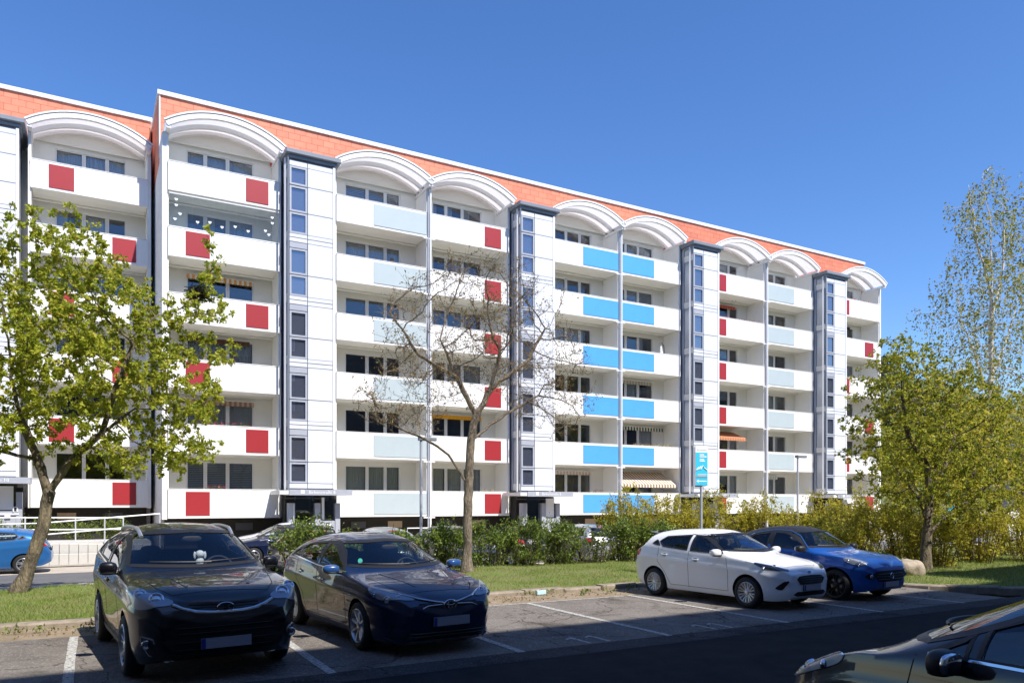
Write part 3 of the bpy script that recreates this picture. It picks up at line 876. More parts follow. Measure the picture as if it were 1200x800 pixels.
for (bx, k, x0, w, kind, c1, c2) in (
    (0, 3, .9, 2.9, 'rolled', (.75, .36, .10), (.78, .72, .62)), (0, 2, .6, 3.0, 'rolled', (.10, .045, .03), (.12, .06, .04)), (0, 1, .7, 3.1, 'rolled', (.30, .17, .12), (.5, .38, .3)),
    (11.97, 1, .3, 3.4, 'rolled', (.78, .40, .03), (.75, .36, .03)), (19.27, 0, .5, 3.2, 'rolled', (.7, .62, .55), (.55, .42, .36)),
    (23.97, 2, .6, 3.0, 'rolled', (.55, .5, .42), (.35, .32, .28)), (23.97, 1, .15, 4.3, 'rolled', (.05, .09, .07), (.75, .75, .7)),
    (23.97, 0, .15, 4.2, (1.35, .75), (.26, .17, .11), (.78, .68, .56)), (31.27, 4, .1, 3.3, 'rolled', (.45, .05, .03), (.55, .16, .08)),
    (31.27, 1, .2, 3.0, (1.2, .45), (.42, .14, .06), (.55, .27, .14)), (43.27, 4, .1, 3.0, 'rolled', (.03, .02, .02), (.05, .03, .03)), (35.97, 0, .3, 2.4, 'rolled', (.7, .7, .68), (.5, .5, .5))):
    ma = pm('awning fabric', c1, .9); mb2 = pm('awning fabric pale', c2, .9)
    awning(main_block, (bx+x0, 1.38, Z0+ST*k+2.52), w, kind, ma, mb2)
for (bx, k, x0, w, fl, lab) in (
    (0, 1, 1.2, 2.2, 'fl_red', 'row of pink flowers on the second lowest balcony of the first bay'), (0, 2, 1.4, 1.4, 'fl_red', 'small red flowers on the third lowest balcony of the first bay'),
    (0, 0, 1.5, .9, 'fl_red', 'low pot of pale flowers on the ground balcony behind the black car'),
    (31.27, 4, .9, 3.4, 'fl_red', 'long green window box with red flowers below the red awning'), (23.97, 1, 1.2, 2.9, 'fl_yel', 'yellow and white flowers below the green striped awning'),
    (43.27, 5, 1.2, 2.8, 'fl_red', 'green flower box on the top balcony at the far end'), (19.27, 0, 3.0, .7, 'fl_red', 'pink flowers on the ground balcony beside the entrance'), (11.97, 0, 3.1, .7, 'fl_yel', 'small flower pots on the ground balcony above a red panel')):
    flower_box((BX+bx+x0, BY+.17, Z0+ST*k+PH-.02), w, lab, M[fl], int(bx*7+k))

# two people at their balconies
def person(loc, rz, label, shirt):
    r = empty('person', loc, rz, label, 'person')
    bm_v = [(0, 0, .55), (0, 0, .95), (0, -.03, 1.2), (0, -.05, 1.42), (0, -.07, 1.52), (0, -.09, 1.64), (0, -.09, 1.74),
            (.19, -.04, 1.4), (.27, -.14, 1.16), (.16, -.36, 1.10), (.07, -.42, 1.11), (-.19, -.04, 1.4), (-.27, -.14, 1.16), (-.16, -.36, 1.10), (-.07, -.42, 1.11),
            (.1, 0, .5), (.11, -.03, .28), (.11, 0, .03), (.11, -.12, .02), (-.1, 0, .5), (-.11, -.03, .28), (-.11, 0, .03), (-.11, -.12, .02)]
    ed = [(0, 1), (1, 2), (2, 3), (3, 4), (4, 5), (5, 6), (3, 7), (7, 8), (8, 9), (9, 10), (3, 11), (11, 12), (12, 13), (13, 14), (0, 15), (15, 16), (16, 17), (17, 18), (0, 19), (19, 20), (20, 21), (21, 22)]
    rad = [.15, .145, .16, .13, .055, .085, .075, .065, .05, .038, .03, .065, .05, .038, .03, .09, .07, .05, .04, .09, .07, .05, .04]
    me = bpy.data.meshes.new('body'); me.from_pydata(bm_v, ed, []); 
    ob = bpy.data.objects.new('body', me); col.objects.link(ob)
    md = ob.modifiers.new('skin', 'SKIN')
    for i, sv in enumerate(me.skin_vertices[0].data):
        sv.radius = (rad[i], rad[i]*.85); sv.use_root = (i == 0)
    ob.modifiers.new('sub', 'SUBSURF').levels = 2
    dg = bpy.context.evaluated_depsgraph_get()
    m2 = bpy.data.meshes.new_from_object(ob.evaluated_get(dg))
    bpy.data.objects.remove(ob)
    m2.materials.clear(); m2.materials.append(shirt); m2.materials.append(M['skin'])
    for p in m2.polygons:
        p.use_smooth = True
        c = p.center
        if c.z > 1.47 or (c.y < -.30 and c.z > .9): p.material_index = 1
    place('body', m2, r)
    MB().super((0, -.07, 1.75), (.10, .115, .075), 1.0, 12, 8).build('hair', M['hair'], r, smooth=True)
    fc = MB().super((.035, -.182, 1.70), (.012, .008, .008), 1, 6, 4).super((-.035, -.182, 1.70), (.012, .008, .008), 1, 6, 4).super((0, -.195, 1.67), (.012, .018, .02), 1, 6, 5).super((0, -.178, 1.625), (.026, .008, .007), 1, 6, 4)
    fc.build('face', M['hair'], r, smooth=True)
    return r
person((BX+7.27+3.15, BY+1.05, Z0+ST*4+.0), R(8), 'person in red and white leaning on the balcony by the open dark window', M['cloth'])
person((BX+31.27+2.9, BY+1.0, Z0+ST*5+.0), R(-12), 'person in dark clothes standing on a top balcony near the far end', M['gap'])

# things standing on balconies
def garden_chair(loc, rz, label):
    r = empty('garden_chair', loc, rz, label, 'chair', 'garden chairs on balconies')
    MB().box(-.24, .24, -.22, .22, .42, .45).build('seat', M['sign_grey'], r)
    for i in range(5): MB().box(-.23+i*.1, -.17+i*.1, .2, .225, .47, 1.32-.02*abs(i-2)).build('back_slat', M['sign_grey'], r)
    for sx in (-.22, .19):
        for sy in (-.2, .18): MB().box(sx, sx+.03, sy, sy+.03, 0, .42).build('leg', M['sign_grey'], r)
garden_chair((BX+19.27+3.4, BY+.55, Z0+ST*2+.17), R(10), 'grey slatted chair on a blue panelled balcony, left of two')
garden_chair((BX+19.27+3.95, BY+.6, Z0+ST*2+.17), R(-8), 'grey slatted chair on a blue panelled balcony, right of two')
pr = empty('folded_parasol', (BX+23.97+3.6, BY+.5, Z0+ST*3+.17), 0, 'folded pale parasol with a curved arm on a blue panelled balcony', 'parasol')
MB().lathe_z([(.02, .6), (.13, .75), (.10, 1.3), (.05, 1.62), (.01, 1.7)], 10).build('canopy', M['sign_white'], pr, smooth=True)
MB().tube([(0, 0, 0), (0, 0, .7)], .025, 8).build('pole', M['rail'], pr)
MB().tube([(.25, 0, 0), (.27, 0, 1.3), (.2, 0, 1.75), (.02, 0, 1.9), (-.12, 0, 1.82)], .025, 8).build('arm', M['dark_frame'], pr)

# opposite block: stands behind the viewer, shades the car park
ob_ = empty('opposite_block', (0, -5.15, 0), 0, 'shaded plain apartment block across the car park that throws the long shadow', 'apartment block')
OH = 20.5
w = MB().box(-70, 95, -11, -.25, -.4, OH)
w.build('wall', M['stone_far'], ob_)
MB().box(-40, -10, -.24, 21, -.4, OH).build('added_sky_blocker', M['stone_far'], ob_)  # unseen mass added to block sky light from the side and deepen the bays' shade
MB().box(23.2, 95, -.24, 1.95, -.4, OH).build('projecting_wing', M['stone_far'], ob_)
wm = MB().box(0, 1.6, -.25, -.16, 0, 1.35).mesh('window', M['window_frame']); wp = MB().box(.08, 1.52, -.16, -.14, .08, 1.27).mesh('window_pane', M['pane'])
for k in range(6):
    for i in range(30):
        o = place('window', wm, ob_, (-42+i*3.2, 0, 2.2+2.9*k)); place('pane', wp, o)

# ------------------------------------------------------------------ ramp and railings on the far left
ramp = empty('access_ramp', (0, 0, 0), 0, 'pale concrete ramp wall of upright blocks beside the set back block', 'ramp')
pal = MB().bev(0.006, .294, 0, .2, -.4, 0, .012).mesh('wall_block', M['concrete'])
for i in range(30):
    x = -7.0+i*.3
    place('wall_block', pal, ramp, (x, 31.6, .62-.012*max(0, i-8)))
    place('wall_block', pal, ramp, (x, 31.25, .12))
MB().slab([(-7, 31.8), (2, 31.8), (2, 34.3), (-7, 34.3)], -.35, .5).build('ramp_deck', M['concrete'], ramp)
for (lab, pts, hs, yy) in (
    ('upper galvanised handrail level beside the set back block', [(-7, 33.2, .5), (1.1, 33.2, .42)], (.95, .5), 33.2),
    ('sloping galvanised handrail along the edge of the concrete ramp', [(-7, 31.7, .2), (-1.6, 31.7, .3), (2.3, 31.7, .62)], (.92, .5), 31.7)):
    rl = empty('railing', (pts[0][0], yy, pts[0][2]), 0, lab, 'railing', 'ramp railings')
    o = Vector((pts[0][0], yy, pts[0][2]))
    for h in hs:
        MB().tube([Vector(p)-o+Vector((0, 0, h)) for p in pts], .028, 6).build('rail', M['rail'], rl, smooth=True)
    a, b = Vector(pts[0]), Vector(pts[-1]); n = 5
    for i in range(n+1):
        t = i/n; xx = a.x+(b.x-a.x)*t
        for q0, q1 in zip(pts, pts[1:]):
            if q0[0] <= xx <= q1[0]+1e-6: zz = q0[2]+(q1[2]-q0[2])*(xx-q0[0])/(q1[0]-q0[0])
        MB().tube([(xx-o.x, 0, -.3), (xx-o.x, 0, zz-o.z+hs[0])], .026, 6).build('post', M['rail'], rl, smooth=True)
rl = empty('railing', (13.2, 33.8, -.3), 0, 'low white railing hoop by the ground floor behind the bare tree', 'railing')
MB().tube([(0, 0, 0), (0, 0, 1.05), (2.6, 0, 1.05), (2.6, 0, 0)], .03, 6).build('rail', M['white_metal'], rl)
MB().tube([(1.3, 0, 0), (1.3, 0, 1.05)], .025, 6).build('post', M['white_metal'], rl)
for (sx, sy, lab) in ((9.75, 23.7, 'slim grey street lamp behind the bare tree trunk'), (28.7, 24.0, 'slim dark street lamp in front of the pale panelled bay')):
    l = empty('street_lamp', (sx, sy, -.36), 0, lab, 'street lamp', 'street lamps along the street')
    MB().tube([(0, 0, 0), (0, 0, 1.0), (0, 0, 1.02), (0, 0, 4.5)], [.07, .07, .05, .045], 10).build('pole', M['frame_grey'], l, smooth=True)
    MB().bev(-.08, .55, -.09, .09, 4.42, 4.54, .02).build('lamp_head', M['slate'], l)
# information sign on a pole
sg = empty('information_sign', (13.55, 14.3, .05), 0, 'cyan and white information sign with an arrow on a thin pole behind the white car', 'sign')
sg.rotation_euler = (0, 0, R(-12))
MB().tube([(0, .03, -.1), (0, .03, 2.45)], .035, 8).build('pole', M['frame_grey'], sg, smooth=True)
s0 = MB().bev(-.20, .16, -.02, .02, 2.33, 3.34, .004).build('sign_board', M['sign_white'], sg)
MB().box(-.19, .15, -.024, -.0205, 2.55, 3.17).build('sign_field', M['sign_blue'], s0)
MB().box(-.19, .15, -.024, -.0205, 2.34, 2.52).build('sign_field', M['sign_blue'], s0)
MB().box(-.19, .15, -.0235, -.0206, 2.521, 2.549).build('sign_field', M['slate'], s0)
mb = MB()
for z, a, b in ((3.10, -.08, .05), (3.05, -.08, .12), (2.98, -.08, .05), (2.94, -.08, .07)): mb.box(a, b, -.028, -.0245, z, z+.028)
mb.box(-.12, .12, -.028, -.0245, 2.43, 2.455)
mb.add([(-.17, -.028, 2.442), (-.11, -.028, 2.49), (-.11, -.028, 2.395)], [(0, 2, 1)])
mb.build('sign_print', M['sign_white'], s0)
mb = MB(); pts = [(-.17, 2.72), (-.10, 2.80), (-.12, 2.73), (-.04, 2.82), (-.06, 2.74), (.02, 2.84), (.05, 2.78), (.14, 2.72)]
mb.tube([(x, -.026, z) for x, z in pts], .016, 5); mb.build('sign_emblem', M['sign_white'], s0)
mb = MB().box(-.14, .12, -.028, -.0245, 2.60, 2.625).box(-.14, .09, -.028, -.0245, 2.57, 2.59); mb.build('sign_print', M['sign_grey'], s0)
MB().box(-.15, -.11, -.024, -.0205, 3.22, 3.26).box(-.08, .12, -.024, -.0205, 3.23, 3.25).build('sign_print', M['sign_grey'], s0)
# ------------------------------------------------------------------ vegetation
from mathutils import noise as mnoise
def colonize(paths, A, step, di, dk, iters, rs, grav=0.0, start=None):
    """space colonisation: paths = list of polylines (first is the trunk, others start on it)"""
    nodes = []; par = []
    for pth in paths:
        pts = [np.array(p, float) for p in pth]
        last = -1
        if nodes:
            d = [np.linalg.norm(pts[0]-q) for q in nodes]; last = int(np.argmin(d)); pts = pts[1:]
            prev = nodes[last]
        else:
            prev = pts[0]; nodes.append(pts[0]); par.append(-1); last = 0; pts = pts[1:]
        for p in pts:
            n = max(1, int(np.linalg.norm(p-prev)/step))
            for i in range(1, n+1):
                q = prev+(p-prev)*i/n
                if i < n: q = q+rs.normal(0, step*.06, 3)
                nodes.append(q); par.append(last); last = len(nodes)-1
            prev = p
    A = np.array(A); 
    N = np.array(nodes)
    skip = start if start is not None else 0
    bd = np.full(len(A), 1e9); bi = np.zeros(len(A), int)
    def upd(i0, i1):
        for i in range(i0, i1):
            if i < skip: continue
            d = np.linalg.norm(A-nodes[i], axis=1)
            m = d < bd; bd[m] = d[m]; bi[m] = i
    upd(0, len(nodes))
    alive = bd > dk
    kids = {}
    for it in range(iters):
        m = alive & (bd < di)
        if not m.any(): break
        acc = {}
        idx = np.where(m)[0]
        V = A[idx]-np.array([nodes[i] for i in bi[idx]])
        V /= np.linalg.norm(V, axis=1)[:, None]+1e-9
        for i, v in zip(bi[idx], V):
            acc[i] = acc.get(i, 0)+v
        i0 = len(nodes)
        for i, v in acc.items():
            kids[i] = kids.get(i, 0)+1
            if kids[i] > 3:
                alive[(bi == i)] = False; continue
            v = v/(np.linalg.norm(v)+1e-9)+rs.normal(0, .12, 3); v[2] += grav
            v /= np.linalg.norm(v)
            nodes.append(nodes[i]+v*step); par.append(i)
        upd(i0, len(nodes))
        alive &= bd > dk
        if len(nodes) > 6000: break
    return np.array(nodes), par

def limbs(nodes, par, r_base, r_tip, e=2.2):
    n = len(nodes); ch = [[] for _ in range(n)]
    for i, p in enumerate(par):
        if p >= 0: ch[p].append(i)
    w = np.zeros(n)
    for i in range(n-1, -1, -1):
        w[i] = 1.0 if not ch[i] else sum(w[c] for c in ch[i])
    e = math.log(w[0])/math.log(r_base/r_tip)
    r = r_tip*w**(1/e)
    return ch, w, r

def wood_mesh(nodes, par, ch, w, r, seed=0, rough=0.0):
    mb = MB(); rs = random.Random(seed)
    stack = [(0, None)]
    while stack:
        s, prev = stack.pop()
        pts = []; rr = []
        if prev is not None: pts.append(nodes[prev]); rr.append(min(r[prev], r[s]*1.15))
        i = s
        while True:
            pts.append(nodes[i]); rr.append(r[i]*(1+rs.uniform(-rough, rough)))
            if not ch[i]: break
            c = max(ch[i], key=lambda q: w[q])
            for q in ch[i]:
                if q != c: stack.append((q, i))
            i = c
        if len(pts) < 2: continue
        n = 16 if rr[0] > .1 else (6 if rr[0] > .03 else (4 if rr[0] > .012 else 3))
        mb.tube(pts, rr, n, cap=False)
    return mb

def blob(rs, n, c, ax, hollow=0.0):
    P = rs.normal(size=(n, 3)); P /= np.linalg.norm(P, axis=1)[:, None]
    u = rs.rand(n); rad = (hollow**3+(1-hollow**3)*u)**(1/3)
    return np.array(c)+P*rad[:, None]*np.array(ax)

def tree(name, loc, label, paths, A, step, di, dk, r_base, r_tip, bark, leaf, leaf_n, leaf_size, spread, seed, twig_r=0.02, iters=90, grav=0.0, droop=0.0, up=0.2, aspect=.6, start=0, e=2.2, hang=0, twigs=0, group=None, thin=1.0):
    rs = np.random.RandomState(seed)
    root = empty(name, loc, 0, label, 'tree', group)
    nodes, par = colonize(paths, A, step, di, dk, iters, rs, grav, start)
    ch, w, r = limbs(nodes, par, r_base, r_tip, e)
    # root flare
    z = nodes[:, 2]
    r = r*(1+np.where((z < .6) & (r > r_base*.6), (1-np.clip(z, 0, .6)/.6)**2*.6, 0))
    mb = wood_mesh(nodes, par, ch, w, r, seed, .05)
    if r_base > .1:      # knobbly bark on the thick wood
        big = len(mb.v)
        out = []
        for p in mb.v:
            k = .014 if p[2] < nodes[:, 2].max()*.45 else .004
            q = mnoise.noise_vector(Vector((p[0]*7, p[1]*7, p[2]*3.5)))+mnoise.noise_vector(Vector((p[0]*19, p[1]*19, p[2]*9)))*.5
            out.append((p[0]+q.x*k, p[1]+q.y*k, p[2]))
        mb.v = out
    tips = np.where((w <= 7) & (nodes[:, 2] > nodes[:, 2].max()*.2))[0]
    # fine twigs
    tw = []
    if twigs:
        for i in tips:
            for _ in range(twigs):
                d = rs.normal(size=3); d[2] = abs(d[2])*.8+.1; d /= np.linalg.norm(d)
                p1 = nodes[i]+d*rs.uniform(.12, .34)
                p2 = p1+(d+rs.normal(0, .35, 3))*rs.uniform(.08, .2)
                mb.tube([nodes[i], p1, p2], [r_tip*.9, r_tip*.7, r_tip*.35], 3, cap=False)
                tw += [p1, p2]
    mb.build('trunk', bark, root, smooth=True)
    C = []
    base = nodes[tips]
    if tw: base = np.concatenate([base, np.array(tw), np.array(tw)])
    n = int(len(base)*leaf_n)
    pick = rs.randint(0, len(base), n)
    ax = rs.normal(size=(n, 3)); ax /= np.linalg.norm(ax, axis=1)[:, None]
    jit = rs.normal(0, spread*.55, (len(base), 2, 3))          # two leaf rosettes per twig node
    C = base[pick]+jit[pick, rs.randint(0, 2, n)]+ax*(leaf_size*(.45+.5*rs.rand(n)))[:, None]
    if hang:
        C[:, 2] -= rs.rand(n)**1.3*hang; 
    leaf_cloud('crown', C, leaf_size, leaf, root, up=up, seed=seed+3, aspect=aspect, droop=droop, axis=ax)
    return root, nodes

rs = np.random.RandomState(11)
# 1 leaning leafy tree on the left
A = np.concatenate([blob(rs, 330, (.4, 0, 4.6), (2.6, 2.2, 1.7)), blob(rs, 300, (1.9, .2, 5.3), (2.6, 2.0, 1.9)), blob(rs, 260, (-2.2, .2, 4.6), (2.4, 2.2, 2.0)),
                    blob(rs, 150, (3.6, .2, 4.1), (1.6, 1.5, 1.6)), blob(rs, 150, (.9, 0, 6.9), (1.8, 1.5, 1.4)), blob(rs, 60, (4.5, .1, 5.9), (.9, .8, 1.6)), blob(rs, 30, (4.6, .1, 7.2), (.35, .3, 1.2)), blob(rs, 80, (-1.5, 0, 6.6), (2.0, 1.5, 1.2)), blob(rs, 70, (3.0, .1, 3.0), (1.6, 1.2, .7)), blob(rs, 150, (-2.2, .1, 2.9), (2.2, 1.6, 1.0))])
A[:, 0] = np.where(A[:, 0] > 0, A[:, 0]*.86, A[:, 0])-.2
paths = [[(0, 0, 0), (.16, 0, .35), (.32, .02, .9), (.48, .03, 1.5), (.57, .05, 2.1)], [(.57, .05, 2.1), (.36, .1, 2.8), (.08, .1, 3.6), (-.12, .1, 4.5)], [(.57, .05, 2.1), (.92, 0, 2.75), (1.55, 0, 3.4), (2.2, .1, 4.0)], [(.08, .1, 3.6), (-.8, .2, 3.9), (-1.7, .3, 4.2)], [(1.55, 0, 3.4), (1.85, -.1, 4.5), (2.2, -.1, 5.5)], [(.36, .1, 2.8), (-.5, 0, 3.0), (-1.5, 0, 3.1)]]
tr1, nd = tree('leafy_tree', (-1.35, 18.75, .05), 'leaning young maple with yellow green leaves, beside the small blue parked car', paths, A, .16, 1.6, .22, .125, .004, M['bark_lichen'], M['leaf_maple'], 38.0, .084, .18, 21, .016, droop=.35, start=8)
# a dark nest in its branches
nest = MB(); rq = random.Random(5)
for i in range(130):
    a = rq.uniform(0, 6.28); b = rq.uniform(0, 6.28); q = rq.uniform(.08, .2)
    p = Vector((math.cos(a)*q, math.sin(a)*q, rq.uniform(-.13, .16))); t = Vector((math.cos(b), math.sin(b), rq.uniform(-.5, .5)))*.16
    nest.tube([p-t, p+t*.2+Vector((0, 0, .03)), p+t], .008, 3)
nl = nd+np.array((-1.35, 18.75, .05)); nq = nl[np.argmin(np.linalg.norm(nl-np.array((2.1, 18.9, 6.8)), axis=1))]
tag(nest.build('bird_nest', M['gap'], None, tuple(nq)), 'dark twiggy bird nest high in the leaning leafy tree', 'nest')
# 2 bare tree in the centre
rs = np.random.RandomState(4)
A = np.concatenate([blob(rs, 230, (-1.0, 0, 6.3), (2.3, 2.0, 2.1)), blob(rs, 230, (1.3, 0, 6.7), (2.2, 2.0, 2.0)), blob(rs, 150, (2.6, 0, 5.0), (1.5, 1.5, 1.5)), blob(rs, 170, (-2.4, 0, 4.6), (1.5, 1.5, 1.0)), blob(rs, 90, (.2, 0, 8.0), (1.5, 1.2, 1.0)), blob(rs, 120, (.4, 0, 7.0), (1.6, 1.4, 1.6))])
A[:, 0] = A[:, 0]*np.where(A[:, 0] < 0, .86, 1.0)+.15
paths = [[(0, 0, 0), (.03, 0, 1.2), (.06, .02, 2.4), (.12, 0, 3.6), (.3, 0, 4.3)], [(.06, .02, 2.4), (-.5, .1, 3.2), (-1.2, .1, 3.6), (-2.3, .1, 4.0)], [(.3, 0, 4.3), (.8, .1, 5.1), (1.1, .1, 6.2)], [(.12, 0, 3.6), (1.2, 0, 4.4), (2.3, 0, 5.0)], [(.3, 0, 4.3), (-.3, 0, 5.3), (-.8, 0, 6.3)], [(-.3, 0, 5.3), (-1.4, 0, 5.8), (-2.2, .1, 6.9)], [(.8, .1, 5.1), (2.0, .1, 6.0), (2.6, .1, 7.0)]]
tree('bare_tree', (9.0, 18.6, .05), 'nearly bare grey tree with opening buds, upright in the middle of the lawn', paths, A, .19, 2.0, .30, .125, .0062, M['bark_bare'], M['bud'], 1.05, .06, .05, 8, .014, up=.5, start=12, twigs=2, aspect=.5)
# 3 leafy tree on the right
rs = np.random.RandomState(6)
A = np.concatenate([blob(rs, 330, (-.4, 0, 4.0), (2.2, 2.0, 2.0)), blob(rs, 330, (1.5, .2, 3.8), (2.4, 2.0, 2.1)), blob(rs, 170, (-.9, 0, 5.3), (1.4, 1.3, 1.3)), blob(rs, 120, (2.6, 0, 2.6), (1.8, 1.5, 1.0)), blob(rs, 80, (-1.9, 0, 3.0), (1.0, 1.0, 1.0)), blob(rs, 110, (1.4, -.3, 1.9), (1.7, 1.3, .8)), blob(rs, 60, (-1.2, -.3, 2.2), (1.1, 1.0, .7))])
paths = [[(0, 0, 0), (.08, 0, 1.0), (.2, 0, 2.0), (.1, 0, 2.9)], [(.2, 0, 2.0), (.9, 0, 2.9), (1.4, 0, 3.8)], [(.1, 0, 2.9), (-.6, .1, 3.7), (-.9, .1, 4.8)], [(.08, 0, 1.0), (.9, -.3, 1.7), (1.9, -.4, 2.1)], [(.08, 0, 1.2), (-.7, -.3, 1.9), (-1.3, -.4, 2.3)]]
tree('leafy_tree', (20.4, 12.7, .07), 'dense yellow green tree with a dark trunk beside the pale boulder', paths, A, .17, 1.6, .22, .14, .005, M['bark_lichen'], M['leaf_right'], 20, .085, .16, 31, .015, start=6)
# 4 birch
rs = np.random.RandomState(9)
A = np.concatenate([blob(rs, 220, (0, 0, 15.2), (2.0, 2.0, 3.0)), blob(rs, 330, (0, 0, 11.5), (3.2, 3.2, 3.4)), blob(rs, 300, (-.4, 0, 8.0), (3.6, 3.6, 3.0)), blob(rs, 90, (-1.6, 0, 15.6), (1.2, 1.2, 1.6)), blob(rs, 90, (1.9, 0, 14.5), (1.4, 1.4, 2.2))])
paths = [[(0, 0, 0), (.1, 0, 4), (0, .1, 8), (-.1, 0, 12), (-.2, 0, 15.5), (-.9, 0, 17.2)], [(-.05, .05, 11), (.9, 0, 13.5), (1.0, 0, 17.6)], [(0, .1, 8), (1.6, .2, 10.2), (2.9, .2, 12.8)], [(0, .1, 7), (-1.4, 0, 9), (-2.6, 0, 10.6)], [(-.1, 0, 12), (-1.3, 0, 14.2), (-1.9, 0, 16.6)]]
tree('birch_tree', (36.7, 19.6, -.35), 'tall slender birch with white trunk and drooping twigs at the right edge', paths, A, .34, 3.4, .5, .17, .007, M['birch_bark'], M['leaf_birch'], 18, .12, .2, 41, .02, grav=.05, start=30, hang=1.0, droop=.9, e=2.0, iters=60)
# trees behind, on the right
for (bx, by, h, lab, sd_) in ((46, 24.5, 9.0, 'brownish half bare tree behind the yellow green tree, left of the birch', 51), (60, 30, 11, 'dull green tree far behind the birch at the right edge', 52), (41.5, 16.5, 8.0, 'spreading olive tree in front of the birch at the right edge', 53), (26.6, 15.0, 6.4, 'small bushy yellow green tree right of the dense one', 54), (62, 41, 9.5, 'far green tree just right of the building end, behind the dense tree', 55), (70, 39, 10.5, 'far green tree behind the dense tree, second from the building end', 56), (33, 20.5, 7.0, 'yellow green tree filling the gap below the birch crown', 57)):
    rs = np.random.RandomState(sd_)
    A = np.concatenate([blob(rs, 260, (0, 0, h*.62), (h*.33, h*.33, h*.34)), blob(rs, 120, (h*.1, 0, h*.8), (h*.2, h*.2, h*.2))])
    tree('broadleaf_tree', (bx, by, -.4), lab, [[(0, 0, 0), (.1, 0, h*.2), (0, 0, h*.4)]], A, .36, 3.0, .5, .17, .01, M['bark_lichen'], (M['leaf_yellow'] if sd_ in (54, 57) else M['leaf_right']) if sd_ != 51 else M['leaf_birch'], 20, .16, .26, sd_, .03, start=4)

# shrubs
def shrub(name, loc, label, w, d, h, leaf, nl, size, seed, group, stems=22, cat='shrub', hollow=.25):
    rs = np.random.RandomState(seed); r = empty(name, loc, 0, label, cat, group)
    mb = MB(); C = []
    for i in range(stems):
        a = rs.rand()*6.283; q = rs.rand()**.6
        bx, by = .25*w*q*math.cos(a), .25*d*q*math.sin(a)
        tx, ty = .5*w*q*math.cos(a)*rs.uniform(.8, 1.15), .5*d*q*math.sin(a)*rs.uniform(.8, 1.15)
        tz = h*rs.uniform(.65, 1.12)*(1-.25*q)
        p = [np.array((bx, by, -.1)), np.array(((bx*.6+tx*.4), (by*.6+ty*.4), tz*.45)), np.array((tx, ty, tz))]
        mb.tube(p, [.014, .011, .004], 4, cap=False)
        for k in range(9):
            t = rs.uniform(.08, .98); c0 = p[1]+(p[2]-p[1])*t if t > .4 else p[0]+(p[1]-p[0])*(t/.4)
            dv = rs.normal(size=3); dv[2] = abs(dv[2]); dv *= rs.uniform(.12, .4)/np.linalg.norm(dv)
            mb.tube([c0, c0+dv], [.006, .003], 3, cap=False)
            for q2 in range(nl):
                C.append(c0+dv*rs.uniform(.2, 1.15)+rs.normal(0, .055, 3))
        for q2 in range(nl*2):
            t = rs.uniform(.35, 1.02); C.append(p[1]+(p[2]-p[1])*t+rs.normal(0, .05, 3))
    mb.build('stems', M['twig'], r)
    C = np.array(C); C[:, 2] = np.maximum(C[:, 2], .03)
    leaf_cloud('foliage', C, size, leaf, r, up=.5, seed=seed+1, aspect=.5)
    return r
rq = random.Random(3)
gs = [(4.9, 20.2, 1.5, 1.9), (6.2, 20.0, 1.2, 1.3), (7.6, 20.1, 1.3, 1.35), (8.9, 19.9, 1.5, 1.5), (10.3, 19.9, 1.6, 1.55), (11.6, 19.7, 1.7, 1.65), (12.8, 19.7, 1.5, 1.5), (13.9, 19.4, 1.3, 1.2), (15.0, 19.2, 1.6, 1.75), (16.0, 18.8, 1.3, 1.6)]
places = ['between the black and the navy parked cars', 'behind the navy car, low and mostly hidden', 'behind the windscreen of the navy car', 'just left of the bare tree trunk', 'just right of the bare tree trunk', 'second right of the bare tree trunk',
          'third right of the bare tree trunk', 'sparse one with red brown stems', 'tallest, beside the white car tail', 'behind the tail of the white car']
for i, (x, y, w, h) in enumerate(gs):
    shrub('green_shrub', (x, y, .0), 'green leafy hedge shrub '+places[i], w*1.15, 1.3, h*.9, M['leaf_shrub'], 12 if i != 7 else 4, .085, 100+i, 'green shrubs along the back of the lawn', 26)
ys = [(15.9, 20.2, 2.2, 2.2, 'leftmost, behind the sign pole'), (17.5, 20.0, 2.3, 2.25, 'behind the roof of the white car'), (19.2, 19.6, 2.3, 2.2, 'between the white and bright blue car roofs'), (20.8, 19.0, 2.4, 2.1, 'behind the black roof of the bright blue car'), (22.2, 18.0, 2.5, 2.1, 'behind the windscreen of the bright blue car'), (20.9, 15.6, 2.0, 1.9, 'behind the bonnet of the bright blue car'),
      (23.0, 15.0, 2.3, 2.0, 'right of the dark tree trunk'), (24.6, 13.6, 2.2, 1.8, 'arching, at the right over the shaded grass'), (26.6, 12.9, 2.4, 1.9, 'rightmost, at the picture edge'), (18.9, 14.6, 1.6, 1.3, 'low, just left of the pale boulder'), (26.0, 16.5, 2.6, 2.4, 'further back at the right edge'), (24.3, 17.6, 2.6, 2.3, 'in the second row behind the dark tree trunk'), (29.0, 14.6, 2.8, 2.3, 'beyond the rightmost one, cut by the picture edge'), (22.0, 13.4, 1.7, 1.5, 'low, between the boulder and the arching shrub')]
for i, (x, y, w, h, p) in enumerate(ys):
    shrub('yellow_shrub', (x, y, .02), 'yellow green forsythia shrub '+p, w*1.1, 2.0, h*1.04, M['leaf_yellow'], 14, .085, 200+i, 'yellow green shrubs on the planting bank', 34)
for i, (x, y) in enumerate(((-3.2, 34.6), (-1.9, 34.7), (-.6, 34.7), (.7, 34.8))):
    shrub('clipped_shrub', (x, y, .4), 'low bright green shrub behind the ramp railing, %s from the left' % ['first', 'second', 'third', 'fourth'][i], 1.5, .8, .85, M['leaf_shrub'], 7, .08, 300+i, 'low shrubs behind the ramp', 22)
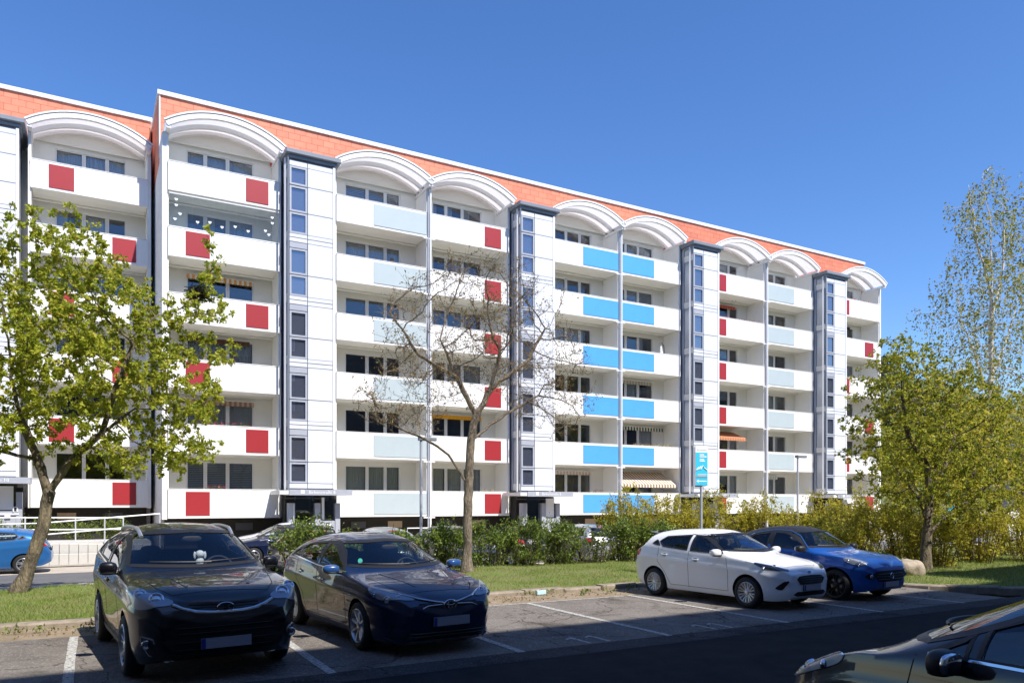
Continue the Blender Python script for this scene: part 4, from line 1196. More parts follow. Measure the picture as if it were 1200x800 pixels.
# grass blades
def grass(name, n, sampler, hmax, seed, label):
    rs = np.random.RandomState(seed)
    P = sampler(rs, n); n = len(P)
    a = rs.rand(n)*6.283; h = hmax*(.35+.65*rs.rand(n)); lean = rs.normal(0, .45, (n, 2))
    wv = np.stack([np.cos(a), np.sin(a), np.zeros(n)], 1)*.006
    B = np.stack([P[:, 0], P[:, 1], P[:, 2]-.01], 1)
    T = B+np.stack([lean[:, 0]*h, lean[:, 1]*h, h], 1)
    V = np.stack([B-wv, B+wv, T], 1).reshape(-1, 3); i = np.arange(n)*3
    o = place(name, fast_mesh(name, V, np.stack([i, i+1, i+2], 1), M['grass']))
    tag(o, label, 'grass', kind='stuff')
def smp(x0, x1, y0, y1, dens=None):
    def f(rs, n):
        X = x0+(x1-x0)*rs.rand(n); Y = y0+(y1-y0)*rs.rand(n)
        # patchy growth
        k = .5+.5*np.sin(X*1.7+np.sin(Y*1.3)*2)*np.sin(Y*2.1+X*.6)
        m = rs.rand(n) < .12+.95*k
        X, Y = X[m], Y[m]
        Z = np.array([lawn_h(a, b) for a, b in zip(X, Y)])
        return np.stack([X, Y, Z], 1)
    return f
grass('lawn_grass', 52000, smp(-6.5, 1.2, 13.95, 20.3), .085, 1, 'short patchy spring grass on the lawn strip')
grass('lawn_grass', 56000, smp(5.0, 15.6, 13.95, 20.0), .075, 2, 'short patchy spring grass between the kerb and the hedge')
def smpr(rs, n):
    X = 16+12*rs.rand(n); lo = np.array([right_edge(a) for a in X]); Y = lo+.25+(14.5-lo)*rs.rand(n)
    return np.stack([X, Y, [lawn_h(a, b) for a, b in zip(X, Y)]], 1)
grass('bank_grass', 30000, smpr, .10, 3, 'shaded grass on the planting bank at the right')
# weeds along the kerb: one low ground cover
C = []; rs = np.random.RandomState(500)
for i in range(34):
    x = rs.uniform(-5, 15.2); y = rs.uniform(13.0, 13.72); n = rs.randint(12, 40); q = rs.uniform(.04, .13)
    C.append(np.stack([x+rs.normal(0, q, n), y+rs.normal(0, q*.5, n), rs.rand(n)*.09+.01], 1))
tag(leaf_cloud('kerb_weeds', np.concatenate(C), .06, M['leaf_shrub'], None, seed=8, up=1.0, aspect=.35), 'small green weeds along the sandy kerb', 'weeds', kind='stuff')
# litter and fallen leaves on the verge: one mass
rs = np.random.RandomState(77); n = 1800
C = np.stack([-6+22*rs.rand(n), 12.75+rs.rand(n)*.95, .004+rs.rand(n)*.012], 1)
tag(leaf_cloud('fallen_leaves', C, .04, M['bud'], None, seed=9), 'dry fallen leaves and grit on the sandy verge', 'leaf litter', kind='stuff')
# boulder
bm = bmesh.new(); bmesh.ops.create_icosphere(bm, subdivisions=4, radius=1)
for v in bm.verts:
    n1 = mnoise.noise(v.co*1.3+Vector((3, 1, 2))); n2 = mnoise.noise(v.co*4)
    v.co *= 1+.22*n1+.05*n2
    v.co = Vector((v.co.x*.42, v.co.y*.36, v.co.z*.32))
me = bpy.data.meshes.new('boulder'); bm.to_mesh(me); bm.free(); me.materials.append(M['boulder'])
me.polygons.foreach_set('use_smooth', [True]*len(me.polygons))
tag(place('boulder', me, None, (18.55, 12.0, .20)), 'pale rounded granite boulder beside the bright blue car', 'boulder')
# small white marker stones and carton
tag(MB().bev(-.2, .2, -.1, .1, 0, .22, .02).build('marker_stone', M['concrete'], None, (-.75, 21.0, -.36+.12)), 'small white marker stone at the street edge beside the leaning trunk', 'marker stone')
tag(MB().bev(-.11, .11, -.03, .03, 0, .09, .01).build('litter_carton', pm('pale blue carton', (.45, .68, .75), .6), None, (8.3, 13.55, .0)), 'small pale blue and white carton lying on the sandy kerb', 'carton')

# ------------------------------------------------------------------ far background on the right
fb = empty('far_block', (94, 40, -.4), 0, 'grey low apartment block far behind the birch at the right edge', 'apartment block')
MB().box(0, 40, 0, 11, 0, 9.6).build('wall', M['stone_far'], fb)
MB().box(-.3, 40.3, -.3, 11.3, 9.6, 9.9).build('roof', M['slate'], fb)
pmh = MB().bev(0, 4.2, -1.1, -.95, 0, 1.0, .02).box(0, 4.2, -.95, -.01, -.15, .0).mesh('balcony', M['parapet'])
wmh = MB().box(.4, 3.6, -.06, -.01, 0, 1.5).mesh('window', M['window_frame']); wph = MB().box(.5, 3.5, -.08, -.065, .1, 1.4).mesh('window_pane', M['pane'])
for k in range(3):
    for i in range(7):
        place('balcony', pmh, fb, (.6+i*5.4, 0, 1.3+2.9*k)); o = place('window', wmh, fb, (.6+i*5.4, 0, 2.2+2.9*k)); place('pane', wph, o)
gw = empty('garden_wall', (56, 34.5, -.4), 0, 'long low white wall behind the shrubs at the right edge', 'wall')
MB().bev(0, 36, 0, .3, .9, 1.75, .02).build('wall', M['parapet'], gw)
for i in range(13): MB().box(i*2.95, i*2.95+.25, .05, .25, 0, .9).build('pillar', M['concrete'], gw)
bs = empty('blue_sign', (45.0, 26.5, -.4), 0, 'small blue notice on a post behind the yellow green tree', 'sign')
MB().tube([(0, 0, 0), (0, 0, 2.2)], .04, 8).build('pole', M['rail'], bs)
MB().bev(-.4, .4, -.05, -.02, 1.9, 3.9, .01).build('sign_board', M['sign_blue'], bs)
hm_ = MB(); n = 60; vs = []
for i in range(n+1):
    for j in range(9):
        t = j/8; x = -120+640*i/n; y = 190+150*t
        z = -1+(98+14*math.sin(i*.31)+6*math.sin(i*.9))*math.sin(t*math.pi*.5)*min(1, max(0, (x-70)/130))
        vs.append((x, y, z))
hm_.add(vs, [(i*9+j, (i+1)*9+j, (i+1)*9+j+1, i*9+j+1) for i in range(n) for j in range(8)])
tag(hm_.build('hill', M['ground'], smooth=True), kind='structure')
rs = np.random.RandomState(5); C = []
for i in range(1500):
    x = 80+330*rs.rand(); t = rs.rand(); y = 190+150*t
    ii = (x+120)/640*60
    z = -1+(98+14*math.sin(ii*.31)+6*math.sin(ii*.9))*math.sin(t*math.pi*.5)*min(1, max(0, (x-70)/130))
    P = rs.normal(size=(45, 3)); P /= np.linalg.norm(P, axis=1)[:, None]; P *= (rs.rand(45)**.4)[:, None]*np.array([3.2, 3.2, 4.2]); C.append(P+np.array([x, y, z+3]))
C = np.concatenate(C)
tag(leaf_cloud('far_wood', C, 1.7, M['forest'], None, seed=4, aspect=.8), 'dark leafy wood on the hill far behind the birch', 'wood', kind='stuff')
# ------------------------------------------------------------------ cars
def pchip(pts):
    X = np.array([p[0] for p in pts], float); Y = np.array([p[1] for p in pts], float)
    h = np.diff(X); d = np.diff(Y)/h; m = np.zeros(len(X))
    for i in range(1, len(X)-1):
        if d[i-1]*d[i] > 0:
            w1, w2 = 2*h[i]+h[i-1], h[i]+2*h[i-1]; m[i] = (w1+w2)/(w1/d[i-1]+w2/d[i])
    m[0], m[-1] = d[0], d[-1]
    def f(x):
        x = np.clip(x, X[0], X[-1]); i = np.clip(np.searchsorted(X, x)-1, 0, len(h)-1)
        t = (x-X[i])/h[i]
        return (2*t**3-3*t**2+1)*Y[i]+(t**3-2*t**2+t)*h[i]*m[i]+(-2*t**3+3*t**2)*Y[i+1]+(t**3-t**2)*h[i]*m[i+1]
    return f
def in_poly(x, y, P):
    c = False; j = len(P)-1
    for i in range(len(P)):
        if (P[i][1] > y) != (P[j][1] > y) and x < (P[j][0]-P[i][0])*(y-P[i][1])/(P[j][1]-P[i][1])+P[i][0]: c = not c
        j = i
    return c
def resample(P, step, closed=True):
    P = [Vector(p) for p in P]; out = []
    n = len(P)
    for i in range(n if closed else n-1):
        a, b = P[i], P[(i+1) % n]; k = max(1, round((b-a).length/step))
        out += [a+(b-a)*(q/k) for q in range(k)]
    if not closed: out.append(P[-1])
    return out
def roundc(P, r=0.25, it=2):
    # corner cutting
    P = [Vector(p) for p in P]
    for _ in range(it):
        Q = []
        n = len(P)
        for i in range(n):
            a, b = P[i], P[(i+1) % n]
            Q += [a+(b-a)*r, a+(b-a)*(1-r)]
        P = Q
    return P
def inset(P, d):
    n = len(P); ar = sum(P[i][0]*P[(i+1) % n][1]-P[(i+1) % n][0]*P[i][1] for i in range(n)); s = 1 if ar > 0 else -1
    out = []
    for i in range(n):
        a, c = Vector(P[i-1][:2]), Vector(P[(i+1) % n][:2]); t = (c-a)
        if t.length < 1e-9: t = Vector((1, 0))
        t.normalize(); nn = Vector((-t.y, t.x))*s
        out.append(Vector((P[i][0], P[i][1]))+nn*d)
    return out

class Car:
    def __init__(s, name, label, P, loc, heading, paint, res=1.0, group=None, roof_paint=None):
        s.P = P; s.L, s.W = P['L'], P['W']; s.fo = P['fo']; s.wb = P['wb']; s.wr = P['wr']
        s.xm = s.fo+s.wb/2
        s.root = empty(name, loc, heading, label, 'car', group)
        s.paint = paint
        s.shell(res, roof_paint)
    # coordinates: xf is the distance behind the nose; local x = xm - xf
    def v(s, xf, y, z): return Vector((s.xm-xf, y, z))
    def shell(s, res, roof_paint):
        P = s.P; L, W = s.L, s.W
        top, belt, bot = pchip(P['top']), pchip(P['belt']), pchip(P['bot'])
        ex = pchip(P['n']); rf, rr_ = P.get('rf', (.55, 3.0, .30)), P.get('rr', (.5, 3.0, .22))
        tum = P.get('tum', .17); kc = P.get('kc', .16); Lm = P.get('Lm', L*.58)
        def halfw(x):
            w = W/2
            if x < rf[0]: w *= 1-((rf[0]-x)/rf[0])**rf[1]*rf[2]
            if x > L-rr_[0]: w *= 1-((x-L+rr_[0])/rr_[0])**rr_[1]*rr_[2]
            return w
        N1, N2 = int(20*res)+6, int(44*res)+8
        tl = np.linspace(0, 1, N1); th = np.linspace(0, math.pi/2, 240)
        def section(x):
            w = halfw(x); zb = float(bot(x)); zt0 = float(top(x)); ze = min(float(belt(x)), zt0-.035); n = float(ex(x))
            k = kc*(1-2/(1+math.exp(-(x-Lm)/.25)))
            z = zb+(ze-zb)*tl
            ins = .085*(1-tl)**4+.03*tl**5-.012*np.exp(-((tl-.74)/.07)**2)*P.get('crease', 1)+.012*np.exp(-((tl-.45)/.16)**2)
            y = w-.012-ins
            low = [(0, zb), (w*.35, zb), (w*.7, zb)]+list(zip(y, z))
            yn = np.cos(th)**(2/n); fr = np.sin(th)**(2/n)
            zt = top(np.clip(x-k*yn**2, 0.0, L)); zt = np.maximum(zt, ze+.03)
            zz = (zt-ze)*fr; ys = y[-1]
            yy = ys*yn*(1-tum*np.clip(zz/.5, 0, 1.15))
            zz = ze+zz
            d = np.concatenate([[0], np.cumsum(np.hypot(np.diff(yy), np.diff(zz)))])
            q = np.linspace(0, d[-1], N2)
            return low+list(zip(np.interp(q, d, yy), np.interp(q, d, zz)))[1:]
        ns = int(110*res)+20
        u = np.linspace(0, 1, ns)
        # denser towards both ends
        xs = L*(u-.10*np.sin(2*math.pi*u)/(1))
        xs = np.clip(xs, 0, L); xs = np.unique(np.concatenate([[0, .012, .03], xs, [L-.03, L-.012, L]]))
        V = []; loops = []
        for x in xs:
            h = section(x); m = len(h)
            lp = [(x, a, b) for a, b in h]+[(x, -a, b) for a, b in h[-2:0:-1]]
            loops.append(len(V)); V += lp
        K = 2*m-2; F = []
        for i in range(len(xs)-1):
            a, b = loops[i], loops[i+1]
            for k in range(K):
                k2 = (k+1) % K; F.append((a+k, a+k2, b+k2, b+k))
        # end caps with a bulge
        for end, bulge in ((0, P.get('bf', .05)), (len(xs)-1, -P.get('br', .05))):
            ring = [Vector(V[loops[end]+k]) for k in range(K)]
            zc = (min(p.z for p in ring)+max(p.z for p in ring))/2; c = Vector((ring[0].x, 0, zc)); prev = loops[end]
            for q in range(1, 9):
                t = 1-q/8*.97; idx = len(V)
                V += [tuple(c+(p-c)*t+Vector((-bulge*(1-t**2.2), 0, 0))) for p in ring]
                for k in range(K):
                    k2 = (k+1) % K
                    f = (prev+k, idx+k, idx+k2, prev+k2)
                    F.append(f if end == 0 else f[::-1])
                prev = idx
            f = tuple(prev+k for k in range(K)); F.append(f[::-1] if end == 0 else f)
        V = [(s.xm-x, y, z) for x, y, z in V]
        me = bpy.data.meshes.new('shell'); me.from_pydata(V, [], F); me.update()
        bm = bmesh.new(); bm.from_mesh(me); bmesh.ops.recalc_face_normals(bm, faces=bm.faces); bm.to_mesh(me)
        s.bvh = BVHTree.FromBMesh(bm); bm.free()
        # wheel arches
        ob = bpy.data.objects.new('shell', me); col.objects.link(ob)
        cut = MB(); ra = s.wr+P.get('arch', .05)
        for xa in (s.wb/2, -s.wb/2):
            for sd in (1, -1):
                y0, y1 = sorted((sd*(W/2-.30), sd*(W/2+.12)))
                n = 40; vs = []
                for y in (y0, y1): vs += [(xa+ra*math.cos(6.28319*k/n), y, s.wr+ra*math.sin(6.28319*k/n)) for k in range(n)]
                fs = [tuple(range(n)), tuple(range(2*n-1, n-1, -1))]+[(k+n, (k+1) % n+n, (k+1) % n, k) for k in range(n)]
                cut.add(vs, fs)
        cme = cut.mesh('cut', None)
        bm = bmesh.new(); bm.from_mesh(cme); bmesh.ops.recalc_face_normals(bm, faces=bm.faces); bm.to_mesh(cme); bm.free()
        co = bpy.data.objects.new('cut', cme); col.objects.link(co)
        md = ob.modifiers.new('b', 'BOOLEAN'); md.operation = 'DIFFERENCE'; md.object = co; md.solver = 'EXACT'
        dg = bpy.context.evaluated_depsgraph_get()
        m2 = bpy.data.meshes.new_from_object(ob.evaluated_get(dg))
        bpy.data.objects.remove(ob); bpy.data.objects.remove(co)
        m2.materials.clear()
        # face classes: body, arch, glass (dropped), bonnet, doors, roof
        doors = P.get('doors', []); bon = P.get('bonnet'); roofz = P.get('roof_split')
        groups = {}; arch_idx = set()
        m2.polygons.foreach_set('use_smooth', [True]*len(m2.polygons))
        m2.set_sharp_from_angle(angle=R(38))
        vn = [v.normal.copy() for v in m2.vertices]
        cn = m2.corner_normals
        win2 = [w for w in P['side']]
        ws, bw = P['shield'], P['back']
        for p in m2.polygons:
            c = p.center; nrm = p.normal; xf = s.xm-c.x; g = 'body'
            inarch = False
            for xa in (s.wb/2, -s.wb/2):
                if abs(math.hypot(c.x-xa, c.z-s.wr)-ra) < .012 and abs(nrm.y) < .5 and abs(c.y) > W/2-.33: inarch = True
                if math.hypot(c.x-xa, c.z-s.wr) < ra-.002 and abs(abs(c.y)-(W/2-.30)) < .01: inarch = True
            if inarch: g = 'body'; arch_idx.add(p.index)
            elif abs(c.y) > .35 and any(in_poly(xf, c.z, w) for w in win2) and abs(nrm.y) > .35: continue
            elif nrm.x > .15 and nrm.z > .05 and xf < Lm and in_poly(c.y, c.z, ws) and xf > P['cowl']-.25: continue
            elif nrm.x < -.15 and xf > Lm and in_poly(c.y, c.z, bw): continue
            elif roof_paint is not None and c.z > roofz(xf): g = 'roof'
            elif bon and bon[0] < xf < bon[1] and nrm.z > .55 and abs(c.y) < bon[2]+(bon[3]-bon[2])*(xf-bon[0])/(bon[1]-bon[0]): g = 'bonnet'
            else:
                for di, d in enumerate(doors):
                    if abs(c.y) > W*.33 and abs(nrm.y) > .3 and in_poly(xf, c.z, d): g = ('door', di, c.y > 0)
            groups.setdefault(g, []).append(p.index)
        s.doors = {}
        s.parts = {}
        for g, idx in groups.items():
            vm = {}; vs = []; fs = []; nor = []
            for i in idx:
                p = m2.polygons[i]; f = []
                for li in p.loop_indices:
                    vi = m2.loops[li].vertex_index
                    if vi not in vm: vm[vi] = len(vs); vs.append(m2.vertices[vi].co.copy())
                    f.append(vm[vi]); nor.append(cn[li].vector.copy())
                fs.append(f)
            nm = g if isinstance(g, str) else 'door'
            if nm == 'arch': nm = 'wheel_arch'
            me = bpy.data.meshes.new(nm); me.from_pydata(vs, [], fs)
            me.materials.append(M['trim'] if g == 'arch' else (roof_paint if g == 'roof' else s.paint))
            if g == 'body':
                me.materials.append(M['trim'])
                me.polygons.foreach_set('material_index', [1 if i in arch_idx else 0 for i in idx])
            me.polygons.foreach_set('use_smooth', [True]*len(me.polygons))
            me.normals_split_custom_set(nor)
            o = place(nm, me, s.root)
            if isinstance(g, tuple): s.doors[g[1:]] = o
            s.parts[nm] = o
        bpy.data.meshes.remove(m2)
    # projections on the shell
    def ray(s, o, d):
        # cast; where the ray passes beside the body, step towards it until it meets the surface
        o = Vector(o); d = Vector(d)
        for k in range(60):
            h = s.bvh.ray_cast(o, d)
            if h[0] is not None: return h[0], h[1]
            if abs(d.z) > .5: o.y *= .97
            elif abs(d.y) > .5: o.z -= .01
            else: o.z -= .008; o.y *= .992
        h = s.bvh.find_nearest(o+d*10)
        return h[0], h[1]
    def F(s, y, z): return s.ray((10, y, z), (-1, 0, 0))[0]
    def B(s, y, z): return s.ray((-10, y, z), (1, 0, 0))[0]
    def S(s, xf, z, sd=1): return s.ray((s.xm-xf, 10*sd, z), (0, -sd, 0))[0]
    def T(s, xf, y): return s.ray((s.xm-xf, y, 10), (0, 0, -1))[0]
    def snap(s, p, off):
        h = s.bvh.find_nearest(p)
        return h[0]+h[1]*off
    def patch(s, name, pts, mat, off=.004, parent=None, rings=5, step=.05, skirt=True, rnd=None, snap=True):
        if rnd: pts = roundc(pts, rnd, 2)
        pts = resample(pts, step)
        c = sum(pts, Vector())/len(pts); n = len(pts); V = []; Fc = []
        nav = Vector()
        for p in pts: nav += s.bvh.find_nearest(p)[1]
        nav.normalize()
        def fn(p, o):
            h = s.bvh.ray_cast(p+nav*.7, -nav, 1.4)
            if h[0] is None or (h[0]-p).length > .35: h = s.bvh.find_nearest(p)
            return h[0]+h[1]*o
        for r in range(rings):
            t = 1-r/rings
            V += [fn(c+(p-c)*t, off) for p in pts]
        V.append(fn(c, off))
        for r in range(rings-1):
            for k in range(n): Fc.append((r*n+k, r*n+(k+1) % n, (r+1)*n+(k+1) % n, (r+1)*n+k))
        for k in range(n): Fc.append(((rings-1)*n+k, (rings-1)*n+(k+1) % n, rings*n))
        if skirt:
            b = len(V); V += [fn(p, -.012) for p in pts]
            for k in range(n): Fc.append((k, b+k, b+(k+1) % n, (k+1) % n))
        me = bpy.data.meshes.new(name); me.from_pydata([tuple(p) for p in V], [], Fc); me.materials.append(mat)
        me.polygons.foreach_set('use_smooth', [True]*len(me.polygons))
        bm = bmesh.new(); bm.from_mesh(me); bmesh.ops.recalc_face_normals(bm, faces=bm.faces)
        bm.faces.ensure_lookup_table(); f0 = bm.faces[0]; hn = s.bvh.find_nearest(f0.calc_center_median())[1]
        if f0.normal.dot(hn) < 0: bmesh.ops.reverse_faces(bm, faces=bm.faces)
        bm.to_mesh(me); bm.free()
        me.set_sharp_from_angle(angle=R(45))
        return place(name, me, parent or s.root)
    def ring(s, name, inner, outer, mat, off, parent=None):
        n = len(inner); a = [s.snap(p, off) for p in inner]; b = [s.snap(p, off) for p in outer]; c = [s.snap(p, -.01) for p in outer]; d = [s.snap(p, -.015) for p in inner]
        V = d+a+b+c; Fc = []
        for q in range(3):
            for k in range(n): Fc.append((q*n+k, q*n+(k+1) % n, (q+1)*n+(k+1) % n, (q+1)*n+k))
        me = bpy.data.meshes.new(name); me.from_pydata([tuple(p) for p in V], [], Fc); me.materials.append(mat)
        return place(name, me, parent or s.root)
    def strip(s, name, pts, w, mat, off=.003, parent=None, step=.04, h=None):
        pts = [s.snap(p, 0) for p in resample(pts, step, False)]
        V = []; Fc = []
        for i, p in enumerate(pts):
            t = (pts[min(i+1, len(pts)-1)]-pts[max(i-1, 0)]).normalized()
            hh = s.bvh.find_nearest(p); nn = hh[1]; q = t.cross(nn).normalized()*w*.5
            V += [tuple(p+q-nn*.008), tuple(p+q+nn*off), tuple(p-q+nn*off), tuple(p-q-nn*.008)]
        for i in range(len(pts)-1):
            for k in range(3): Fc.append((4*i+k, 4*i+4+k, 4*i+5+k, 4*i+1+k))
        me = bpy.data.meshes.new(name); me.from_pydata(V, [], Fc); me.materials.append(mat)
        return place(name, me, parent or s.root)
    # parts --------------------------------------------------------------
    def windows(s, seal=None, glassm=None, rear_glass=None, side_line=None):
        glassm = glassm or M['car_glass']; rear_glass = rear_glass or glassm; seal = seal or M['trim']
        def one(poly, fn, name, gm, parent, wi=.016, wo=.016):
            P2 = resample([(a, b, 0) for a, b in poly], .05)
            P2 = [(p.x, p.y) for p in P2]
            c3 = [fn(*p) for p in P2]
            o = s.patch(name, c3, gm, -.004, parent, 6, .06, False)
            s.ring('seal', [fn(*p) for p in inset(P2, wi)], [fn(*p) for p in inset(P2, -wo)], seal, .004, o)
            return o
        for sd in (1, -1):
            for i, w in enumerate(s.P['side']):
                gm = glassm if i == 0 else rear_glass
                one(w, lambda a, b: s.S(a, b, sd), 'side_window', gm, s.root)
                if side_line:
                    pass
        one(s.P['shield'], lambda a, b: s.F(a, b), 'windscreen', glassm, s.root, .02, .014)
        one(s.P['back'], lambda a, b: s.B(a, b), 'tailgate_window', rear_glass, s.root, .02, .014)
    def wheels(s, spokes=5, style='twin', rim=None, rimr=.66):
        rim = rim or M['alloy']; r = s.wr; w = .205; ri = r*rimr
        ty = MB().lathe_y([(ri*.98, w/2-.012), (ri+.012, w/2), (r-.05, w/2+.004), (r-.018, w/2-.014), (r, w/2-.045), (r, -w/2+.045), (r-.018, -w/2+.014), (r-.05, -w/2), (ri, -w/2), (ri*.98, w/2-.012)], 40).mesh('tyre', M['rubber'], True)
        rb = MB().lathe_y([(ri, w/2-.006), (ri-.012, w/2+.002), (ri-.022, w/2-.01), (ri-.03, w/2-.06), (ri-.035, -w/2+.02)], 40)
        ns = spokes
        for k in range(ns):
            a0 = 2*math.pi*k/ns+.3
            offs = (-.16, .16) if style == 'twin' else (0,)
            for of in offs:
                aa, ab = a0+of*.55, a0+of*1.15
                ww = .028 if style == 'twin' else .05
                p0 = Vector((math.cos(aa), 0, math.sin(aa)))*.045; p1 = Vector((math.cos(ab), 0, math.sin(ab)))*(ri-.014)
                t = (p1-p0).normalized(); q = Vector((-t.z, 0, t.x))
                vs = []
                for p, yy, wv in ((p0, w/2-.035, ww*.75), (p0.lerp(p1, .55), w/2-.016, ww*.62), (p1, w/2-.012, ww*.8)):
                    for sx in (-1, 1):
                        vs.append(p+q*sx*wv*.35+Vector((0, yy, 0))); vs.append(p+q*sx*wv+Vector((0, yy-.035, 0)))
                fs = []
                for i in (0, 4):
                    fs += [(i, i+2, i+6, i+4), (i+1, i, i+4, i+5), (i+2, i+3, i+7, i+6)]
                rb.add(vs, fs)
        rb.lathe_y([(.0005, w/2-.012), (.03, w/2-.014), (.06, w/2-.03), (.075, w/2-.06)], 20)
        for k in range(5):
            a0 = 2*math.pi*k/5; rb.lathe_y([(.0005, w/2-.022), (.009, w/2-.024), (.01, w/2-.04)], 6, (.05*math.cos(a0), 0, .05*math.sin(a0)))
        rm = rb.mesh('rim', rim, True)
        hub = MB().lathe_y([(.0005, w/2-.075), (ri*.55, w/2-.08), (ri*.55, w/2-.10), (ri-.03, -w/2+.03)], 24).mesh('brake_disc', M['housing'], True)
        for xa in (s.wb/2, -s.wb/2):
            for sd in (1, -1):
                o = place('wheel', ty, s.root, (xa, sd*(s.W/2-.115), r), 0 if sd > 0 else math.pi)
                place('rim', rm, o); place('brake_disc', hub, o)
    def mirror(s, xf, z, size=(.075, .115, .075), mat=None, out=.09, low=None):
        for sd in (1, -1):
            b = s.S(xf, z-.03, sd)
            c = b+Vector((0, sd*(out+size[1]*.55), .05))
            rot = Matrix.Rotation(sd*R(12), 3, 'Z')
            o = MB().super(c, size, .72, 18, 12, rot).build('mirror', mat or s.paint, s.root, smooth=True)
            MB().tube([b+Vector((0, -sd*.03, -.01)), b+Vector((0, sd*.04, .0)), c+Vector((0, -sd*size[1]*.3, -size[2]*.6))], [.028, .024, .022], 8).build('mirror_arm', M['trim'], o, smooth=True)
            MB().super(c+Vector((-size[0]*.72, 0, 0)), (.03, size[1]*.88, size[2]*.82), .6, 16, 8, rot).build('mirror_glass', M['chrome'], o, smooth=True)
            MB().super(c+Vector((size[0]*.1, 0, -size[2]*.62)), (size[0]*.85, size[1]*.9, size[2]*.36), .75, 16, 8, rot).build('mirror_base', low or M['trim'], o, smooth=True)
    def handles(s, spots, mat=None):
        for sd in (1, -1):
            for di, (xf, z) in enumerate(spots):
                p = s.S(xf, z, sd)
                d = s.doors.get((di, sd > 0), s.root)
                MB().super(p+Vector((0, sd*.014, 0)), (.10, .018, .016), .6, 12, 6).build('handle', mat or s.paint, d, smooth=True)
                s.patch('handle_recess', [s.S(xf+a, z+b, sd) for a, b in ((-.07, .03), (.07, .03), (.06, -.035), (-.06, -.035))], M['trim'] if mat else M['gap'], .001, d, 3, .03, False, .25)
    def seams(s, lines, mat=None, w=.008):
        mb = []
        for ln in lines:
            for sd in (1, -1):
                s.strip('panel_gap', [s.S(a, b, sd) for a, b in ln], w, mat or M['gap'], .0015, s.parts['body'], .05)
    def plate(s, z, rear=False, mat=True, tilt=0, y=0):
        p = (s.B if rear else s.F)(y, z); d = -1 if rear else 1
        o = MB().box(-.006, .006, -.26, .26, -.055, .055).build('number_plate', M['plate'], s.root, p+Vector((d*.022, 0, 0)))
        MB().box(-.012, .0, -.27, .27, -.062, .062).build('plate_holder', M['trim'], o, (-d*.006, 0, 0))
        MB().box(.0065*d-.001, .0065*d+.001, .215 if rear else -.258, .258 if rear else -.215, -.053, .053).build('plate_band', M['plate_blue'], o)
        return o
    def interior(s, dash_x, seat_x, belt, rear=True, wheel_side=1):
        i = s.root; W = s.W
        MB().super(s.v(dash_x, 0, belt-.13), (.34, W*.42, .15), .5, 20, 10).build('dashboard', M['interior'], i, smooth=True)
        for sd in (1, -1):
            st = MB().super(s.v(seat_x, sd*.36, .50), (.27, .25, .11), .55, 16, 8)
            rot = Matrix.Rotation(R(-16), 3, 'Y')
            st.super(s.v(seat_x+.30, sd*.36, .80), (.09, .24, .32), .6, 16, 10, rot)
            o = st.build('seat', M['seat'], i, smooth=True)
            MB().super(s.v(seat_x+.42, sd*.36, 1.17 if s.P['H'] < 1.55 else 1.28), (.05, .13, .085), .7, 14, 8).build('headrest', M['seat'], o, smooth=True)
        if rear:
            o = MB().super(s.v(seat_x+1.02, 0, .80), (.10, W*.36, .32), .5, 18, 8).super(s.v(seat_x+.8, 0, .5), (.26, W*.36, .1), .5, 18, 8).build('bench', M['seat'], i, smooth=True)
            for sd in (-1, 0, 1): MB().super(s.v(seat_x+1.08, sd*.42, 1.13), (.04, .11, .06), .7, 12, 6).build('headrest', M['seat'], o, smooth=True)
        y = .36*wheel_side; c = s.v(dash_x+.40, y, belt-.04)
        mb = MB(); pts = []
        rot = Matrix.Rotation(R(-24), 3, 'Y')
        for k in range(25):
            a = 2*math.pi*k/24; pts.append(c+rot @ Vector((0, .185*math.cos(a), .185*math.sin(a))))
        mb.tube(pts, .016, 6, False)
        mb.super(c+Vector((.02, 0, -.02)), (.03, .07, .06), .8, 10, 6); mb.tube([c-Vector((0, .18, 0)), c, c+Vector((0, .18, 0))], .014, 5)
        mb.build('steering_wheel', M['interior'], i, smooth=True)
        MB().super(s.F(0, s.P['shield'][-1][1]-.10 if False else max(q[1] for q in s.P['shield'])-.10)+Vector((-.07, 0, 0)), (.02, .12, .035), .6, 12, 6).build('rear_mirror', M['interior'], i, smooth=True)
    def wipers(s, z, spans):
        for a, b, za, zb in spans:
            n = 12; pts = [s.F(a+(b-a)*k/n, za+(zb-za)*k/n)+Vector((.022, 0, .012)) for k in range(n+1)]
            MB().tube(pts, .009, 5).build('wiper', M['trim'], s.root)
    def lamp(s, pts, spots, rnd=.22, housing=None, cover=True):
        """headlamp pair: outline in (xf, y, z) for the left side; spots (xf,y,z,r)"""
        for sd in (1, -1):
            q = [s.v(a, b*sd, c) for a, b, c in pts]
            o = s.patch('headlight', q, housing or M['housing'], .007, None, 10, .03, True, rnd)
            for a, b, c, r in spots:
                h = s.bvh.find_nearest(s.v(a, b*sd, c)); nn = h[1].lerp(Vector((1, 0, 0)), .5).normalized()
                qq = Vector((0, 1, 0)).rotation_difference(nn).to_matrix()
                mb = MB().lathe_y([(r, -.01), (r, .012), (r*.88, .016), (r*.8, .004), (r*.72, -.004)], 20)
                mb.v = [tuple(qq @ Vector(p)+h[0]+h[1]*.006) for p in mb.v]
                mb.build('lamp_ring', M['chrome'], o, smooth=True)
                mb = MB().lathe_y([(r*.74, .0), (r*.6, .012), (r*.35, .02), (.0005, .023)], 18)
                mb.v = [tuple(qq @ Vector(p)+h[0]+h[1]*.006) for p in mb.v]
                mb.build('lamp_lens', M['lens'], o, smooth=True)
            if cover: s.patch('lamp_cover', q, M['lamp_glass'], .020, o, 10, .03, True, rnd)
